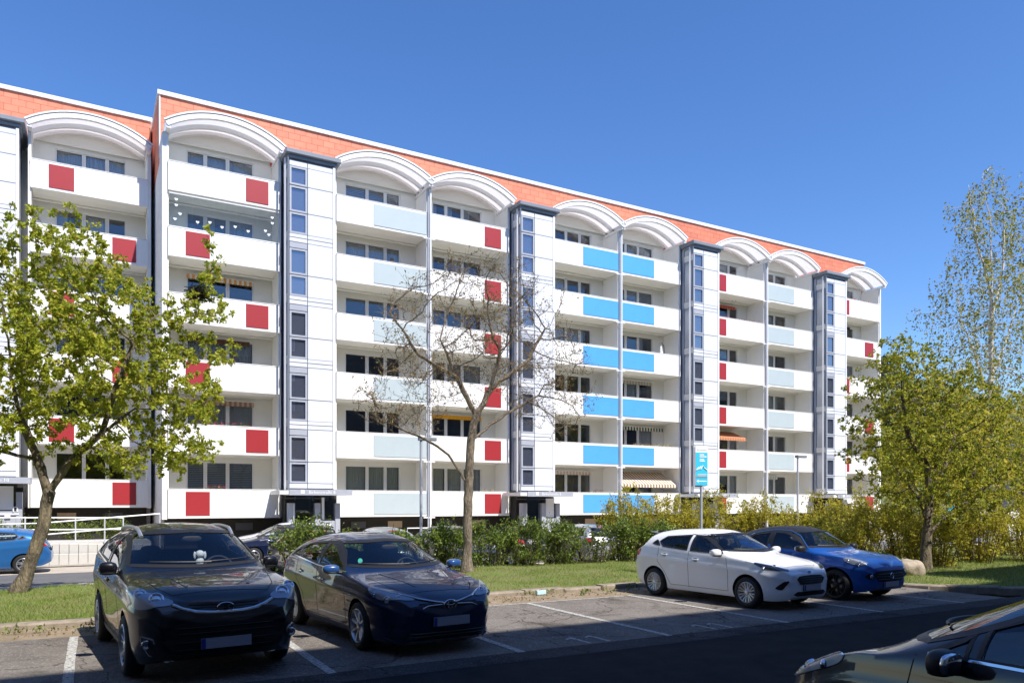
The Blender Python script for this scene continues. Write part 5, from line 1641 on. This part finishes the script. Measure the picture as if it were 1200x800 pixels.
    def fpatch(s, name, pts, mat, off=.004, rnd=None, parent=None, step=.04):
        return s.patch(name, [s.F(a, b) for a, b in pts], mat, off, parent, 5, step, True, rnd)
    def slats(s, zs, y0, y1, mat, r=.008, parent=None):
        for z in zs:
            n = 14; pts = [s.F(y0+(y1-y0)*k/n, z)+Vector((.008, 0, 0)) for k in range(n+1)]
            MB().tube(pts, r, 5).build('grille_bar', mat, parent or s.root, smooth=True)
    def bar(s, name, pts, r, mat, off=.008, parent=None):
        q = [s.snap(p, off) for p in resample(pts, .03, False)]
        q = [(q[max(i-1, 0)]+q[i]*2+q[min(i+1, len(q)-1)])/4 for i in range(len(q))]
        return MB().tube(q, r, 8).build(name, mat, parent or s.root, smooth=True)
    def rails(s, xa, xb, y, mat, h=.045):
        for sd in (1, -1):
            pts = []
            n = 16
            for k in range(n+1):
                t = k/n; xf = xa+(xb-xa)*t; p = s.T(xf, sd*(y-.02*abs(2*t-1)**3))
                lift = h*min(1, min(t, 1-t)*9)
                pts.append(p+Vector((0, 0, lift)))
            MB().tube(pts, .024, 8).build('roof_rail', mat, s.root, smooth=True)

# body shapes -------------------------------------------------------------
def shape(kind):
    if kind == 'suv':
        return dict(L=4.41, W=1.82, H=1.66, fo=.88, wb=2.64, wr=.345, arch=.045, cowl=1.10, Lm=2.6, tum=.19, kc=.20,
            top=[(0, .80), (.04, .88), (.14, .955), (.35, 1.02), (.75, 1.09), (1.10, 1.135), (1.22, 1.20), (1.62, 1.45), (1.95, 1.60), (2.2, 1.645), (2.6, 1.66), (3.2, 1.64), (3.75, 1.575), (3.95, 1.50), (4.15, 1.27), (4.28, 1.05), (4.38, .9), (4.41, .8)],
            belt=[(0, .74), (.1, .86), (.4, .96), (1.1, 1.04), (2.2, 1.09), (3.2, 1.16), (3.9, 1.18), (4.2, 1.0), (4.41, .75)],
            bot=[(0, .34), (.12, .26), (.35, .215), (.9, .22), (3.5, .23), (4.1, .27), (4.41, .38)],
            n=[(0, 3.0), (.3, 2.6), (1.1, 2.6), (1.6, 3.2), (2.1, 3.4), (3.6, 3.2), (4.41, 2.8)], rf=(.6, 2.6, .27),
            side=[[(1.62, 1.13), (2.50, 1.165), (2.50, 1.50), (2.22, 1.50), (1.95, 1.39)], [(2.62, 1.17), (3.32, 1.215), (3.40, 1.42), (3.2, 1.48), (2.62, 1.505)], [(3.45, 1.235), (3.70, 1.27), (3.55, 1.42), (3.49, 1.42)]],
            shield=[(-.77, 1.185), (0, 1.165), (.77, 1.185), (.64, 1.545), (0, 1.575), (-.64, 1.545)], back=[(-.58, 1.2), (.58, 1.2), (.5, 1.5), (-.5, 1.5)],
            doors=[[(1.42, .34), (2.56, .34), (2.56, 1.6), (1.42, 1.6)], [(2.57, .34), (3.05, .34), (3.5, .8), (3.5, 1.6), (2.57, 1.6)]], bonnet=(.16, 1.08, .56, .70))
    if kind == 'hatch':      # compact five door
        return dict(L=4.33, W=1.76, H=1.48, fo=.94, wb=2.60, wr=.315, cowl=1.12, Lm=2.6, tum=.20, kc=.22,
            top=[(0, .66), (.05, .715), (.18, .78), (.5, .88), (.9, .955), (1.12, 1.0), (1.25, 1.06), (1.7, 1.27), (2.05, 1.405), (2.35, 1.455), (2.7, 1.475), (3.2, 1.455), (3.7, 1.385), (3.88, 1.32), (4.1, 1.12), (4.22, .98), (4.31, .8), (4.33, .72)],
            belt=[(0, .62), (.12, .70), (.45, .80), (1.1, .90), (2.2, .955), (3.3, 1.03), (3.8, 1.05), (4.1, .95), (4.33, .66)],
            bot=[(0, .24), (.1, .19), (.35, .165), (.9, .175), (3.5, .18), (4.05, .24), (4.33, .36)],
            n=[(0, 3.0), (.3, 2.6), (1.1, 2.5), (1.7, 3.1), (2.2, 3.3), (3.6, 3.1), (4.33, 2.7)], rf=(.75, 2.3, .34),
            side=[[(1.55, 1.0), (2.46, 1.035), (2.46, 1.345), (2.22, 1.335), (1.95, 1.235)], [(2.56, 1.04), (3.28, 1.09), (3.34, 1.22), (3.18, 1.30), (2.56, 1.345)], [(3.40, 1.105), (3.66, 1.135), (3.5, 1.21), (3.43, 1.215)]],
            shield=[(-.75, 1.055), (0, 1.03), (.75, 1.055), (.60, 1.355), (0, 1.385), (-.60, 1.355)], back=[(-.56, 1.08), (.56, 1.08), (.47, 1.31), (-.47, 1.31)],
            doors=[[(1.40, .28), (2.50, .28), (2.50, 1.45), (1.40, 1.45)], [(2.51, .28), (3.0, .28), (3.42, .72), (3.42, 1.45), (2.51, 1.45)]], bonnet=(.22, 1.12, .50, .68))
    if kind == 'super_mini':
        return dict(L=4.04, W=1.735, H=1.48, fo=.80, wb=2.49, wr=.305, cowl=1.0, Lm=2.4, tum=.19, kc=.20,
            top=[(0, .70), (.05, .77), (.16, .825), (.45, .91), (.8, .985), (1.0, 1.025), (1.12, 1.085), (1.5, 1.28), (1.86, 1.425), (2.1, 1.465), (2.45, 1.48), (3.0, 1.46), (3.52, 1.40), (3.68, 1.34), (3.84, 1.12), (3.94, .98), (4.02, .8), (4.04, .72)],
            belt=[(0, .66), (.12, .75), (.4, .84), (1.0, .925), (2.0, .97), (3.0, 1.05), (3.55, 1.08), (3.85, .96), (4.04, .68)],
            bot=[(0, .26), (.1, .20), (.35, .175), (.9, .185), (3.3, .19), (3.8, .25), (4.04, .36)],
            n=[(0, 3.0), (.3, 2.6), (1.0, 2.5), (1.5, 3.1), (2.0, 3.3), (3.4, 3.1), (4.04, 2.7)], rf=(.65, 2.4, .32),
            side=[[(1.42, 1.02), (2.26, 1.045), (2.26, 1.35), (2.02, 1.345), (1.75, 1.245)], [(2.36, 1.05), (3.04, 1.10), (3.16, 1.20), (3.02, 1.30), (2.36, 1.352)], [(3.14, 1.115), (3.36, 1.15), (3.26, 1.22), (3.22, 1.20)]],
            shield=[(-.735, 1.08), (0, 1.055), (.735, 1.08), (.59, 1.37), (0, 1.405), (-.59, 1.37)], back=[(-.55, 1.1), (.55, 1.1), (.47, 1.33), (-.47, 1.33)],
            doors=[[(1.27, .29), (2.30, .29), (2.30, 1.46), (1.27, 1.46)], [(2.31, .29), (2.82, .29), (3.2, .72), (3.2, 1.46), (2.31, 1.46)]], bonnet=(.18, 1.0, .50, .66))
    if kind == 'city':       # three door with contrasting roof
        return dict(L=3.70, W=1.72, H=1.50, fo=.68, wb=2.31, wr=.315, cowl=.98, Lm=2.2, tum=.20, kc=.22,
            top=[(0, .70), (.05, .785), (.16, .85), (.45, .92), (.8, .975), (.98, 1.005), (1.10, 1.065), (1.42, 1.25), (1.74, 1.405), (1.98, 1.455), (2.3, 1.48), (2.75, 1.45), (3.2, 1.36), (3.38, 1.27), (3.52, 1.08), (3.6, .96), (3.68, .8), (3.70, .72)],
            belt=[(0, .66), (.12, .77), (.4, .86), (1.0, .915), (2.0, .96), (2.8, 1.03), (3.3, 1.06), (3.55, .94), (3.70, .68)],
            bot=[(0, .28), (.1, .21), (.35, .18), (.9, .19), (3.0, .19), (3.5, .26), (3.70, .36)],
            n=[(0, 3.0), (.3, 2.6), (1.0, 2.5), (1.4, 3.1), (1.9, 3.3), (3.1, 3.0), (3.70, 2.7)], rf=(.6, 2.4, .30),
            side=[[(1.38, 1.0), (2.28, 1.03), (2.28, 1.345), (1.94, 1.335), (1.68, 1.235)], [(2.38, 1.035), (2.86, 1.08), (2.96, 1.16), (2.78, 1.28), (2.38, 1.342)]],
            shield=[(-.725, 1.06), (0, 1.035), (.725, 1.06), (.58, 1.36), (0, 1.39), (-.58, 1.36)], back=[(-.52, 1.06), (.52, 1.06), (.45, 1.27), (-.45, 1.27)],
            doors=[[(1.2, .30), (2.40, .30), (2.40, 1.46), (1.2, 1.46)]], bonnet=(.18, .98, .50, .66), roof_split=lambda xf: 1.02+.045*(xf-1) if xf > 1.30 else 9)
    if kind == 'mpv':
        return dict(L=4.28, W=1.80, H=1.62, fo=.86, wb=2.64, wr=.32, cowl=.86, Lm=2.5, tum=.17, kc=.24,
            top=[(0, .52), (.05, .60), (.16, .67), (.25, .715), (.45, .825), (.7, .955), (.88, 1.04), (1.02, 1.125), (1.45, 1.325), (1.9, 1.51), (2.2, 1.59), (2.6, 1.62), (3.3, 1.60), (3.8, 1.53), (3.98, 1.45), (4.12, 1.2), (4.2, 1.0), (4.27, .8), (4.28, .72)],
            belt=[(0, .49), (.12, .60), (.4, .76), (.9, .95), (2.0, 1.02), (3.2, 1.09), (3.85, 1.1), (4.1, .98), (4.28, .7)],
            bot=[(0, .28), (.1, .21), (.35, .18), (.9, .19), (3.5, .19), (4.05, .26), (4.28, .36)],
            n=[(0, 3.0), (.3, 2.6), (.9, 2.5), (1.5, 3.1), (2.1, 3.4), (3.7, 3.2), (4.28, 2.8)], rf=(.62, 2.4, .30),
            side=[[(1.72, 1.06), (2.58, 1.09), (2.58, 1.47), (2.3, 1.465), (2.0, 1.375), (1.72, 1.24)], [(2.70, 1.105), (3.45, 1.15), (3.52, 1.38), (3.3, 1.45), (2.70, 1.472)], [(1.40, 1.045), (1.64, 1.055), (1.64, 1.18)]],
            shield=[(-.77, 1.10), (0, 1.075), (.77, 1.10), (.64, 1.48), (0, 1.52), (-.64, 1.48)], back=[(-.56, 1.15), (.56, 1.15), (.5, 1.45), (-.5, 1.45)],
            doors=[[(1.30, .32), (2.64, .32), (2.64, 1.6), (1.30, 1.6)], [(2.65, .32), (3.1, .32), (3.5, .75), (3.5, 1.6), (2.65, 1.6)]], bonnet=(.18, .90, .52, .70))
    if kind == 'wagon':
        d = shape('hatch')
        d.update(L=4.55, H=1.49, Lm=2.8, fo=.92, wb=2.66, top=[(0, .66), (.05, .715), (.18, .78), (.5, .88), (.9, .955), (1.12, 1.0), (1.25, 1.06), (1.7, 1.27), (2.05, 1.405), (2.35, 1.455), (2.7, 1.48), (3.4, 1.475), (4.05, 1.44), (4.2, 1.38), (4.36, 1.1), (4.46, .95), (4.53, .8), (4.55, .72)],
            belt=[(0, .62), (.12, .70), (.45, .80), (1.1, .90), (2.2, .955), (3.3, 1.0), (4.1, 1.02), (4.35, .93), (4.55, .66)],
            bot=[(0, .24), (.1, .19), (.35, .165), (.9, .175), (3.8, .18), (4.3, .24), (4.55, .36)], n=[(0, 3.0), (.3, 2.6), (1.1, 2.5), (1.7, 3.1), (2.2, 3.4), (4.0, 3.4), (4.55, 2.8)],
            side=[[(1.55, 1.0), (2.46, 1.035), (2.46, 1.36), (2.22, 1.345), (1.95, 1.24)], [(2.56, 1.04), (3.35, 1.06), (3.35, 1.36), (2.56, 1.365)], [(3.44, 1.065), (4.0, 1.09), (3.9, 1.32), (3.44, 1.36)]],
            back=[(-.60, 1.05), (.60, 1.05), (.53, 1.37), (-.53, 1.37)], doors=[])
        return d

def oval(c, a, b, n=20): return [(c[0]+a*math.cos(2*math.pi*k/n), c[1]+b*math.sin(2*math.pi*k/n)) for k in range(n)]
def badge_ring(car, z, a, b, r=.008, name='badge'):
    p = car.F(0, z)+Vector((.014, 0, 0)); n = 24
    return MB().tube([p+Vector((0, a*math.cos(2*math.pi*k/n), b*math.sin(2*math.pi*k/n))) for k in range(n+1)], r, 6, False).build(name, M['chrome'], car.root, smooth=True), p

H85 = R(-85)
# --- black SUV
c = Car('parked_car', 'black compact crossover with silver roof rails, leftmost in the front parking row', shape('suv'), (1.08, 10.82, 0), H85, M['p_black'], 1.15, 'cars in the front parking row')
c.windows(rear_glass=M['dark_glass']); c.wheels(5, 'twin', rimr=.68); c.mirror(1.62, 1.13, (.07, .10, .08), None, .05); c.handles([(2.35, .96), (3.28, 1.0)])
c.interior(1.45, 2.1, 1.10); c.wipers(1.2, [(-.55, .12, 1.215, 1.20), (.02, .62, 1.205, 1.225)])
c.rails(1.95, 3.85, .57, M['alloy'])
c.seams([[(1.42, .34), (1.40, .8), (1.46, 1.08)], [(2.56, .32), (2.56, 1.14)], [(3.06, .33), (3.2, .62), (3.47, .86), (3.46, 1.18)], [(1.42, .335), (3.05, .335)]])
c.strip('panel_gap', [c.v(1.05, y, 1.1) if False else c.T(1.08-.85*abs(1), y) for y in ()] or [c.T(.20, -.5), c.T(.17, 0), c.T(.20, .5)], .008, M['gap'], .0015)
for sd in (1, -1): c.strip('panel_gap', [c.T(.20, .5*sd), c.T(.4, .62*sd), c.T(1.02, .72*sd)], .008, M['gap'], .0015)
for sd in (1, -1): c.strip('bonnet_crease', [c.T(.35, .33*sd), c.T(1.05, .50*sd)], .03, c.paint, .006)
g = c.fpatch('grille', [(-.47, .875), (0, .85), (.47, .875), (.36, .775), (0, .745), (-.36, .775)], M['trim'], .006)
c.slats((.81, .84), -.36, .36, M['gap'], .007, g)
c.bar('grille_chrome', [c.F(-.53, .855), c.F(-.42, .80), c.F(-.30, .77), c.F(-.15, .755), c.F(.15, .755), c.F(.30, .77), c.F(.42, .80), c.F(.53, .855)], .021, M['chrome'], .002)
g = c.fpatch('grille', [(-.46, .66), (.46, .66), (.66, .52), (.50, .34), (-.50, .34), (-.66, .52)], M['gap'], .004)
c.slats((.38, .46, .55, .61), -.5, .5, M['gap'], .009, g)
for sd in (1, -1):
    q = [(sd*.62, .56), (sd*.80, .52), (sd*.84, .585), (sd*.80, .62), (sd*.64, .59)] if False else [(sd*.50, .38), (sd*.66, .36), (sd*.84, .485), (sd*.80, .535), (sd*.56, .515)]
    o = c.patch('fog_lamp', [c.v(.2, a, b) for a, b in q], M['trim'], .004, None, 5, .04, True, .2)
    c.strip('fog_trim', [c.v(.2, a, b) for a, b in q+q[:1]], .014, M['chrome'], .008, o)
    p = c.snap(c.v(.2, sd*.67, .455), .012); fl_ = MB().lathe_y([(.05, -.01), (.05, .006), (.04, .012), (.02, .004), (.0005, .004)], 16).build('fog_lens', M['lens'], o, p, R(-90))
c.lamp([(.12, .47, .85), (.16, .60, .945), (.32, .76, 1.0), (.62, .83, 1.04), (.70, .86, 1.0), (.48, .88, .88), (.26, .84, .80), (.12, .68, .765), (.09, .50, .795)], [(.18, .66, .865, .075), (.34, .79, .915, .06)])
o, p = badge_ring(c, .80, .085, .052, .009)
MB().tube([p+Vector((.004, .035, -.025)), p+Vector((.004, .025, .025))], .007, 5).tube([p+Vector((.004, -.025, -.025)), p+Vector((.004, -.035, .025))], .007, 5).tube([p+Vector((.004, .03, -.006)), p+Vector((.004, -.03, .006))], .006, 5).build('badge_letter', M['chrome'], o)
c.plate(.435)
for sd in (1, -1):
    q = [c.v(a, b*sd, z) for a, b, z in ((4.1, .86, 1.08), (4.3, .78, 1.06), (4.36, .74, .93), (4.2, .86, .92))]; c.patch('tail_light', q, M['red_lens'], .01, None, 4, .04)
    c.strip('sill_trim', [c.S(1.25, .27, sd), c.S(3.1, .28, sd)], .09, M['trim'], .012)
    c.strip('window_trim', [c.S(1.45, 1.105, sd), c.S(2.5, 1.14, sd), c.S(3.7, 1.235, sd)], .02, M['chrome'], .009)
toy = empty('plush_toy', (1.20, 10.22, 1.13), R(-90), 'small white plush toy hanging inside the windscreen of the black crossover', 'toy')
MB().super((0, 0, .06), (.05, .05, .06), 1, 12, 8).super((.03, .045, .0), (.03, .022, .02), 1, 8, 6).super((.03, -.045, .0), (.03, .022, .02), 1, 8, 6).build('body', M['plush'], toy, smooth=True)
MB().super((.01, 0, .155), (.05, .055, .05), 1, 12, 8).super((0, .06, .14), (.018, .018, .05), 1, 8, 6).super((0, -.06, .14), (.018, .018, .05), 1, 8, 6).build('head', M['plush'], toy, smooth=True)

# --- navy hatchback
c = Car('parked_car', 'dark navy five door hatchback with chrome nose line, beside the black crossover', shape('hatch'), (3.80, 11.0, 0), H85, M['p_navy'], 1.15, 'cars in the front parking row')
c.windows(); c.wheels(8, 'single', rimr=.72); c.mirror(1.58, 1.0, (.085, .115, .062), pm('navy mirror cap', (.02, .07, .22), .3, coat=1)); c.handles([(2.28, .83), (3.2, .88)], M['chrome'])
c.interior(1.5, 2.1, .97); c.wipers(1.05, [(-.60, .05, 1.075, 1.06), (-.02, .62, 1.065, 1.085)])
c.seams([[(1.40, .28), (1.38, .7), (1.45, .95)], [(2.50, .26), (2.50, 1.02)], [(3.0, .27), (3.15, .55), (3.40, .76), (3.38, 1.06)], [(1.40, .28), (3.0, .28)]])
c.strip('panel_gap', [c.T(.26, -.46), c.T(.22, 0), c.T(.26, .46)], .008, M['gap'], .0015)
for sd in (1, -1):
    c.strip('panel_gap', [c.T(.26, .46*sd), c.T(.5, .60*sd), c.T(1.05, .70*sd)], .008, M['gap'], .0015)
    c.strip('bonnet_crease', [c.T(.4, .28*sd), c.T(1.08, .48*sd)], .03, c.paint, .005)
c.lamp([(.12, .42, .70), (.30, .63, .765), (.55, .80, .845), (.66, .83, .85), (.55, .845, .77), (.34, .77, .68), (.16, .56, .635), (.11, .44, .66)], [(.30, .68, .705, .045), (.24, .61, .685, .04), (.48, .79, .76, .035)])
for sd in (1, -1):
    c.bar('nose_chrome', [c.v(.62, .84*sd, .865), c.v(.30, .64*sd, .785), c.v(.10, .40*sd, .715), c.F(.22*sd, .68), c.F(.07*sd, .655)], .012, M['chrome'], .010)
    c.bar('nose_chrome', [c.F(.40*sd, .60), c.F(.32*sd, .635), c.F(.10*sd, .64)], .008, M['chrome'], .010)
g = c.fpatch('grille', [(-.42, .665), (0, .665), (.42, .665), (.30, .615), (0, .585), (-.30, .615)], M['gap'], .006)
o, p = badge_ring(c, .635, .085, .06, .011)
n = 20
MB().tube([p+Vector((.002, .03*math.cos(2*math.pi*k/n), .05*math.sin(2*math.pi*k/n))) for k in range(n+1)], .006, 5, False).tube([p+Vector((.002, .06*math.cos(2*math.pi*k/n), .022+.022*math.sin(2*math.pi*k/n))) for k in range(n+1)], .006, 5, False).build('badge_oval', M['chrome'], o)
g = c.fpatch('lower_grille', [(-.52, .34), (.52, .34), (.70, .42), (.73, .30), (.56, .225), (-.56, .225), (-.73, .30), (-.70, .42)], M['gap'], .004)
c.slats((.26, .30), -.55, .55, M['trim'], .009, g)
c.strip('splitter', [c.F(-.74, .235), c.F(-.5, .19), c.F(0, .18), c.F(.5, .19), c.F(.74, .235)], .03, c.paint, .03)
c.plate(.44)
for sd in (1, -1):
    q = [c.v(a, b*sd, z) for a, b, z in ((4.0, .84, 1.0), (4.16, .76, .99), (4.24, .74, .86), (4.05, .85, .86))]; c.patch('tail_light', q, M['red_lens'], .01, None, 4, .04)
    c.strip('window_trim', [c.S(1.45, .975, sd), c.S(2.5, 1.01, sd), c.S(3.62, 1.105, sd)], .016, M['chrome'], .009)
p = c.F(-.56, 1.12)
stk = MB().lathe_y([(.0005, 0), (.034, 0), (.034, -.003), (.0005, -.003)], 20); 
o = stk.build('windscreen_sticker', pm('green sticker', (.05, .42, .36), .5), c.root, p+Vector((.01, 0, 0))); o.rotation_euler = (0, R(55), R(90))

# --- white hatchback
c = Car('parked_car', 'white five door hatchback in partial shade, second from the right', shape('super_mini'), (11.22, 11.2, 0), H85, M['p_white'], 1.05, 'cars in the front parking row')
c.windows(rear_glass=M['dark_glass']); c.wheels(8, 'twin', rimr=.68); c.mirror(1.45, 1.02, (.08, .11, .075)); c.handles([(2.1, .86), (2.98, .92)])
c.interior(1.35, 1.95, .99); c.wipers(1.08, [(-.58, .05, 1.10, 1.085), (-.02, .60, 1.09, 1.11)])
c.seams([[(1.27, .29), (1.25, .7), (1.32, .97)], [(2.30, .27), (2.30, 1.03)], [(2.82, .28), (2.98, .55), (3.18, .76), (3.16, 1.07)], [(1.27, .29), (2.82, .29)]], pm('light panel gap', (.05, .05, .055), .8))
c.strip('panel_gap', [c.T(.20, -.46), c.T(.16, 0), c.T(.20, .46)], .007, M['gap'], .0015)
for sd in (1, -1): c.strip('panel_gap', [c.T(.20, .46*sd), c.T(.45, .60*sd), c.T(.95, .68*sd)], .007, M['gap'], .0015)
c.lamp([(.14, .44, .70), (.22, .56, .765), (.45, .74, .85), (.66, .81, .885), (.62, .82, .83), (.40, .79, .745), (.2, .64, .675), (.12, .47, .665)], [(.30, .68, .75, .042), (.44, .765, .795, .035)], housing=pm('dark lamp housing', (.03, .035, .045), .2, metal=.5))
g = c.fpatch('grille', [(-.34, .655), (0, .665), (.34, .655), (.42, .60), (.33, .50), (-.33, .50), (-.42, .60)], M['gap'], .006, .15)
c.slats((.54, .58, .62), -.34, .34, M['trim'], .008, g)
c.strip('grille_frame', [c.F(-.42, .60), c.F(-.34, .505), c.F(0, .495), c.F(.34, .505), c.F(.42, .60)], .014, M['chrome'], .012, g)
g = c.fpatch('lower_grille', [(-.40, .365), (.40, .365), (.50, .315), (.40, .275), (-.40, .275), (-.50, .315)], M['gap'], .004)
for sd in (1, -1):
    c.fpatch('fog_recess', [(sd*.58, .58), (sd*.66, .56), (sd*.74, .43), (sd*.70, .40), (sd*.66, .40)], M['gap'], .006, .15)
    q = [c.v(a, b*sd, z) for a, b, z in ((3.72, .84, 1.02), (3.9, .76, 1.0), (3.97, .72, .88), (3.8, .85, .88))]; c.patch('tail_light', q, M['red_lens'], .01, None, 4, .04)
o = c.fpatch('badge', oval((0, .715), .055, .022), M['plate_blue'], .008); c.strip('badge_rim', [c.F(a, b) for a, b in oval((0, .715), .055, .022)+[(.055, .715)]], .006, M['chrome'], .012, o)
c.plate(.435)
sp = MB().add([c.v(3.5, -.5, 1.415), c.v(3.5, .5, 1.415), c.v(3.78, .45, 1.40), c.v(3.78, -.45, 1.40), c.v(3.5, -.5, 1.36), c.v(3.5, .5, 1.36), c.v(3.76, .45, 1.375), c.v(3.76, -.45, 1.375)], [(0, 3, 2, 1), (4, 5, 6, 7), (2, 3, 7, 6), (0, 4, 7, 3), (1, 2, 6, 5)]).build('roof_spoiler', c.paint, c.root)

c.root.scale = (.95, .95, .95)
# --- bright blue city car with black roof
c = Car('parked_car', 'bright blue small car with black roof and black wheels, rightmost in the front row', shape('city'), (13.70, 11.12, 0), R(-86), M['p_blue'], 1.05, 'cars in the front parking row', M['p_softtop'])
c.windows(rear_glass=M['dark_glass']); c.wheels(5, 'twin', M['alloy_dark'], .74); c.mirror(1.40, 1.0, (.08, .11, .07), M['trim']); c.handles([(2.15, .84)])
c.interior(1.32, 1.9, .96); c.wipers(1.06, [(-.56, .05, 1.08, 1.065), (-.02, .58, 1.07, 1.09)])
c.seams([[(1.2, .30), (1.17, .7), (1.25, .95)], [(2.40, .28), (2.40, 1.0)], [(1.2, .30), (2.40, .30)]])
for sd in (1, -1):
    c.strip('roof_chrome', [c.S(1.34, 1.012, sd), c.S(1.68, 1.27, sd), c.S(1.95, 1.372, sd), c.S(2.35, 1.385, sd), c.S(2.8, 1.31, sd), c.S(3.05, 1.17, sd)], .022, M['chrome'], .012)
    c.fpatch('fog_lamp', oval((sd*.60, .52), .075, .06, 16), M['trim'], .006)
    p = c.F(sd*.60, .52)+Vector((.02, 0, 0)); o = MB().lathe_y([(.045, -.02), (.045, .0), (.035, .008), (.0005, .01)], 16).build('fog_lens', M['lens'], c.root, p); o.rotation_euler = (0, 0, R(-90))
    c.patch('repeater', [c.S(1.0+a, .70+b, sd) for a, b in ((-.04, -.015), (.04, -.012), (.035, .016), (-.04, .016))], M['amber'], .006, None, 3, .02)
    q = [c.v(a, b*sd, z) for a, b, z in ((3.4, .84, .98), (3.56, .74, .97), (3.62, .7, .85), (3.46, .84, .85))]; c.patch('tail_light', q, M['red_lens'], .01, None, 4, .04)
c.lamp([(.13, .52, .735), (.20, .62, .80), (.40, .75, .86), (.52, .80, .86), (.46, .81, .78), (.28, .75, .705), (.14, .60, .68)], [(.24, .68, .76, .05), (.40, .77, .81, .035)])
g = c.fpatch('grille', [(-.50, .62), (.50, .62), (.53, .55), (.42, .40), (-.42, .40), (-.53, .55)], M['gap'], .006, .15)
c.slats((.45, .56), -.44, .44, M['trim'], .01, g)
c.strip('grille_chrome', [c.F(-.5, .52), c.F(0, .505), c.F(.5, .52)], .03, M['chrome'], .014, g)
o, p = badge_ring(c, .515, .058, .058, .009); MB().tube([p+Vector((.004, .075, .01)), p+Vector((.006, -.005, .012)), p+Vector((.006, .005, -.012)), p+Vector((.004, -.075, -.01))], .007, 5).build('badge_bolt', M['chrome'], o)
c.plate(.345)

c.root.scale = (.97, .97, .97)
# --- dark car beside the viewer
c = Car('parked_car', 'dark violet grey family car cut off by the lower right corner', shape('mpv'), (4.98, 1.74, 0), R(81), M['p_slate'], 1.25)
c.windows(); c.wheels(); c.mirror(1.60, 1.02, (.07, .10, .075), M['trim'], .05); c.handles([(2.4, .92), (3.3, .97)])
c.interior(1.35, 2.05, 1.05); c.wipers(1.15, [(-.6, .05, 1.175, 1.16), (-.02, .62, 1.165, 1.185)])
c.seams([[(1.30, .32), (1.28, .8), (1.32, 1.03)], [(2.64, .3), (2.64, 1.09)], [(1.30, .32), (3.1, .32)]], None, .007)
for sd in (1, -1): c.strip('panel_gap', [c.T(.22, .48*sd), c.T(.5, .64*sd), c.T(.88, .72*sd)], .006, M['gap'], .0015)
c.lamp([(.16, .56, .64), (.30, .70, .71), (.62, .80, .86), (.80, .845, .92), (.74, .87, .85), (.45, .83, .69), (.22, .70, .58), (.14, .58, .60)], [(.26, .70, .64, .05), (.42, .79, .72, .045), (.6, .84, .82, .03)])
g = c.fpatch('grille', [(-.5, .50), (.5, .50), (.42, .40), (-.42, .40)], M['gap'], .006); c.plate(.34)
for sd in (1, -1): c.strip('window_trim', [c.S(1.4, 1.045, sd), c.S(2.58, 1.08, sd), c.S(3.5, 1.125, sd)], .016, M['chrome'], .009)

# --- cars along the street behind the hedge
def street_car(kind, paint, loc, rot, label, rim=None, rails=False):
    c = Car('street_car', label, shape(kind), loc, rot, paint, .55, 'cars parked along the street')
    P = c.P
    c.windows(rear_glass=M['dark_glass'] if rails else None); c.wheels(5, 'twin', rim)
    w0 = P['side'][0][0]; c.mirror(w0[0]+.03, w0[1], (.08, .11, .07))
    c.interior(w0[0]-.12, w0[0]+.5, w0[1])
    x1 = P['L']; zt = P['back'][0][1]
    for sd in (1, -1):
        q = [c.v(a, b*sd, z) for a, b, z in ((x1-.30, .85, zt-.02), (x1-.1, .74, zt-.04), (x1-.04, .72, zt-.2), (x1-.22, .86, zt-.2))]; c.patch('tail_light', q, M['red_lens'], .01, None, 4, .04)
    c.lamp([(.12, .46, .70), (.30, .66, .78), (.55, .80, .84), (.5, .83, .76), (.3, .76, .68), (.14, .55, .65)], [(.28, .69, .73, .04)], cover=False)
    c.fpatch('grille', [(-.4, .64), (.4, .64), (.33, .5), (-.33, .5)], M['gap'], .006)
    c.plate(.42); c.plate(.78, True)
    q = [c.B(a, b) for a, b in ((-.2, P['back'][2][1]+.035), (.2, P['back'][2][1]+.035), (.2, P['back'][2][1]+.06), (-.2, P['back'][2][1]+.06))]; c.patch('brake_light', q, M['red_lens'], .012, None, 3, .04)
    if rails: c.rails(1.9, P['L']-.45, .52, M['trim'], .05)
    p = c.T(P['L']-.7, 0); MB().tube([p, p+Vector((-.12, 0, .2))], .008, 5).build('aerial', M['trim'], c.root)
    return c
SZ = -.358
street_car('super_mini', M['p_lblue'], (-3.15, 29.7, SZ+.016), math.pi, 'medium blue hatchback seen from the side behind the leaning tree')
street_car('wagon', M['p_black'], (6.15, 25.0, SZ), R(90), 'black estate car with roof rails and red brake light behind the navy car', None, True)
street_car('hatch', M['p_navy'], (6.6, 30.0, SZ+.012), math.pi, 'dark blue car with pale windscreen behind the black crossover')
street_car('hatch', M['p_silver'], (8.85, 25.4, SZ), R(90), 'silver car behind the roof of the navy hatchback')
street_car('hatch', M['p_grey'], (11.5, 24.9, SZ), R(-90), 'graphite car behind the trunk of the bare tree')
street_car('hatch', M['p_black'], (14.1, 25.0, SZ), R(90), 'black car hidden behind the green hedge, left of the sparse shrub')
street_car('wagon', M['p_silver'], (16.9, 25.0, SZ), R(90), 'silver estate car behind the tallest green shrub')
street_car('suv', M['p_white'], (45.5, 25.2, SZ), R(90), 'white car far off behind the shrubs at the right edge')
street_car('hatch', M['p_white'], (7.2, 33.0, SZ+.012), math.pi, 'white car by the building behind the black crossover')
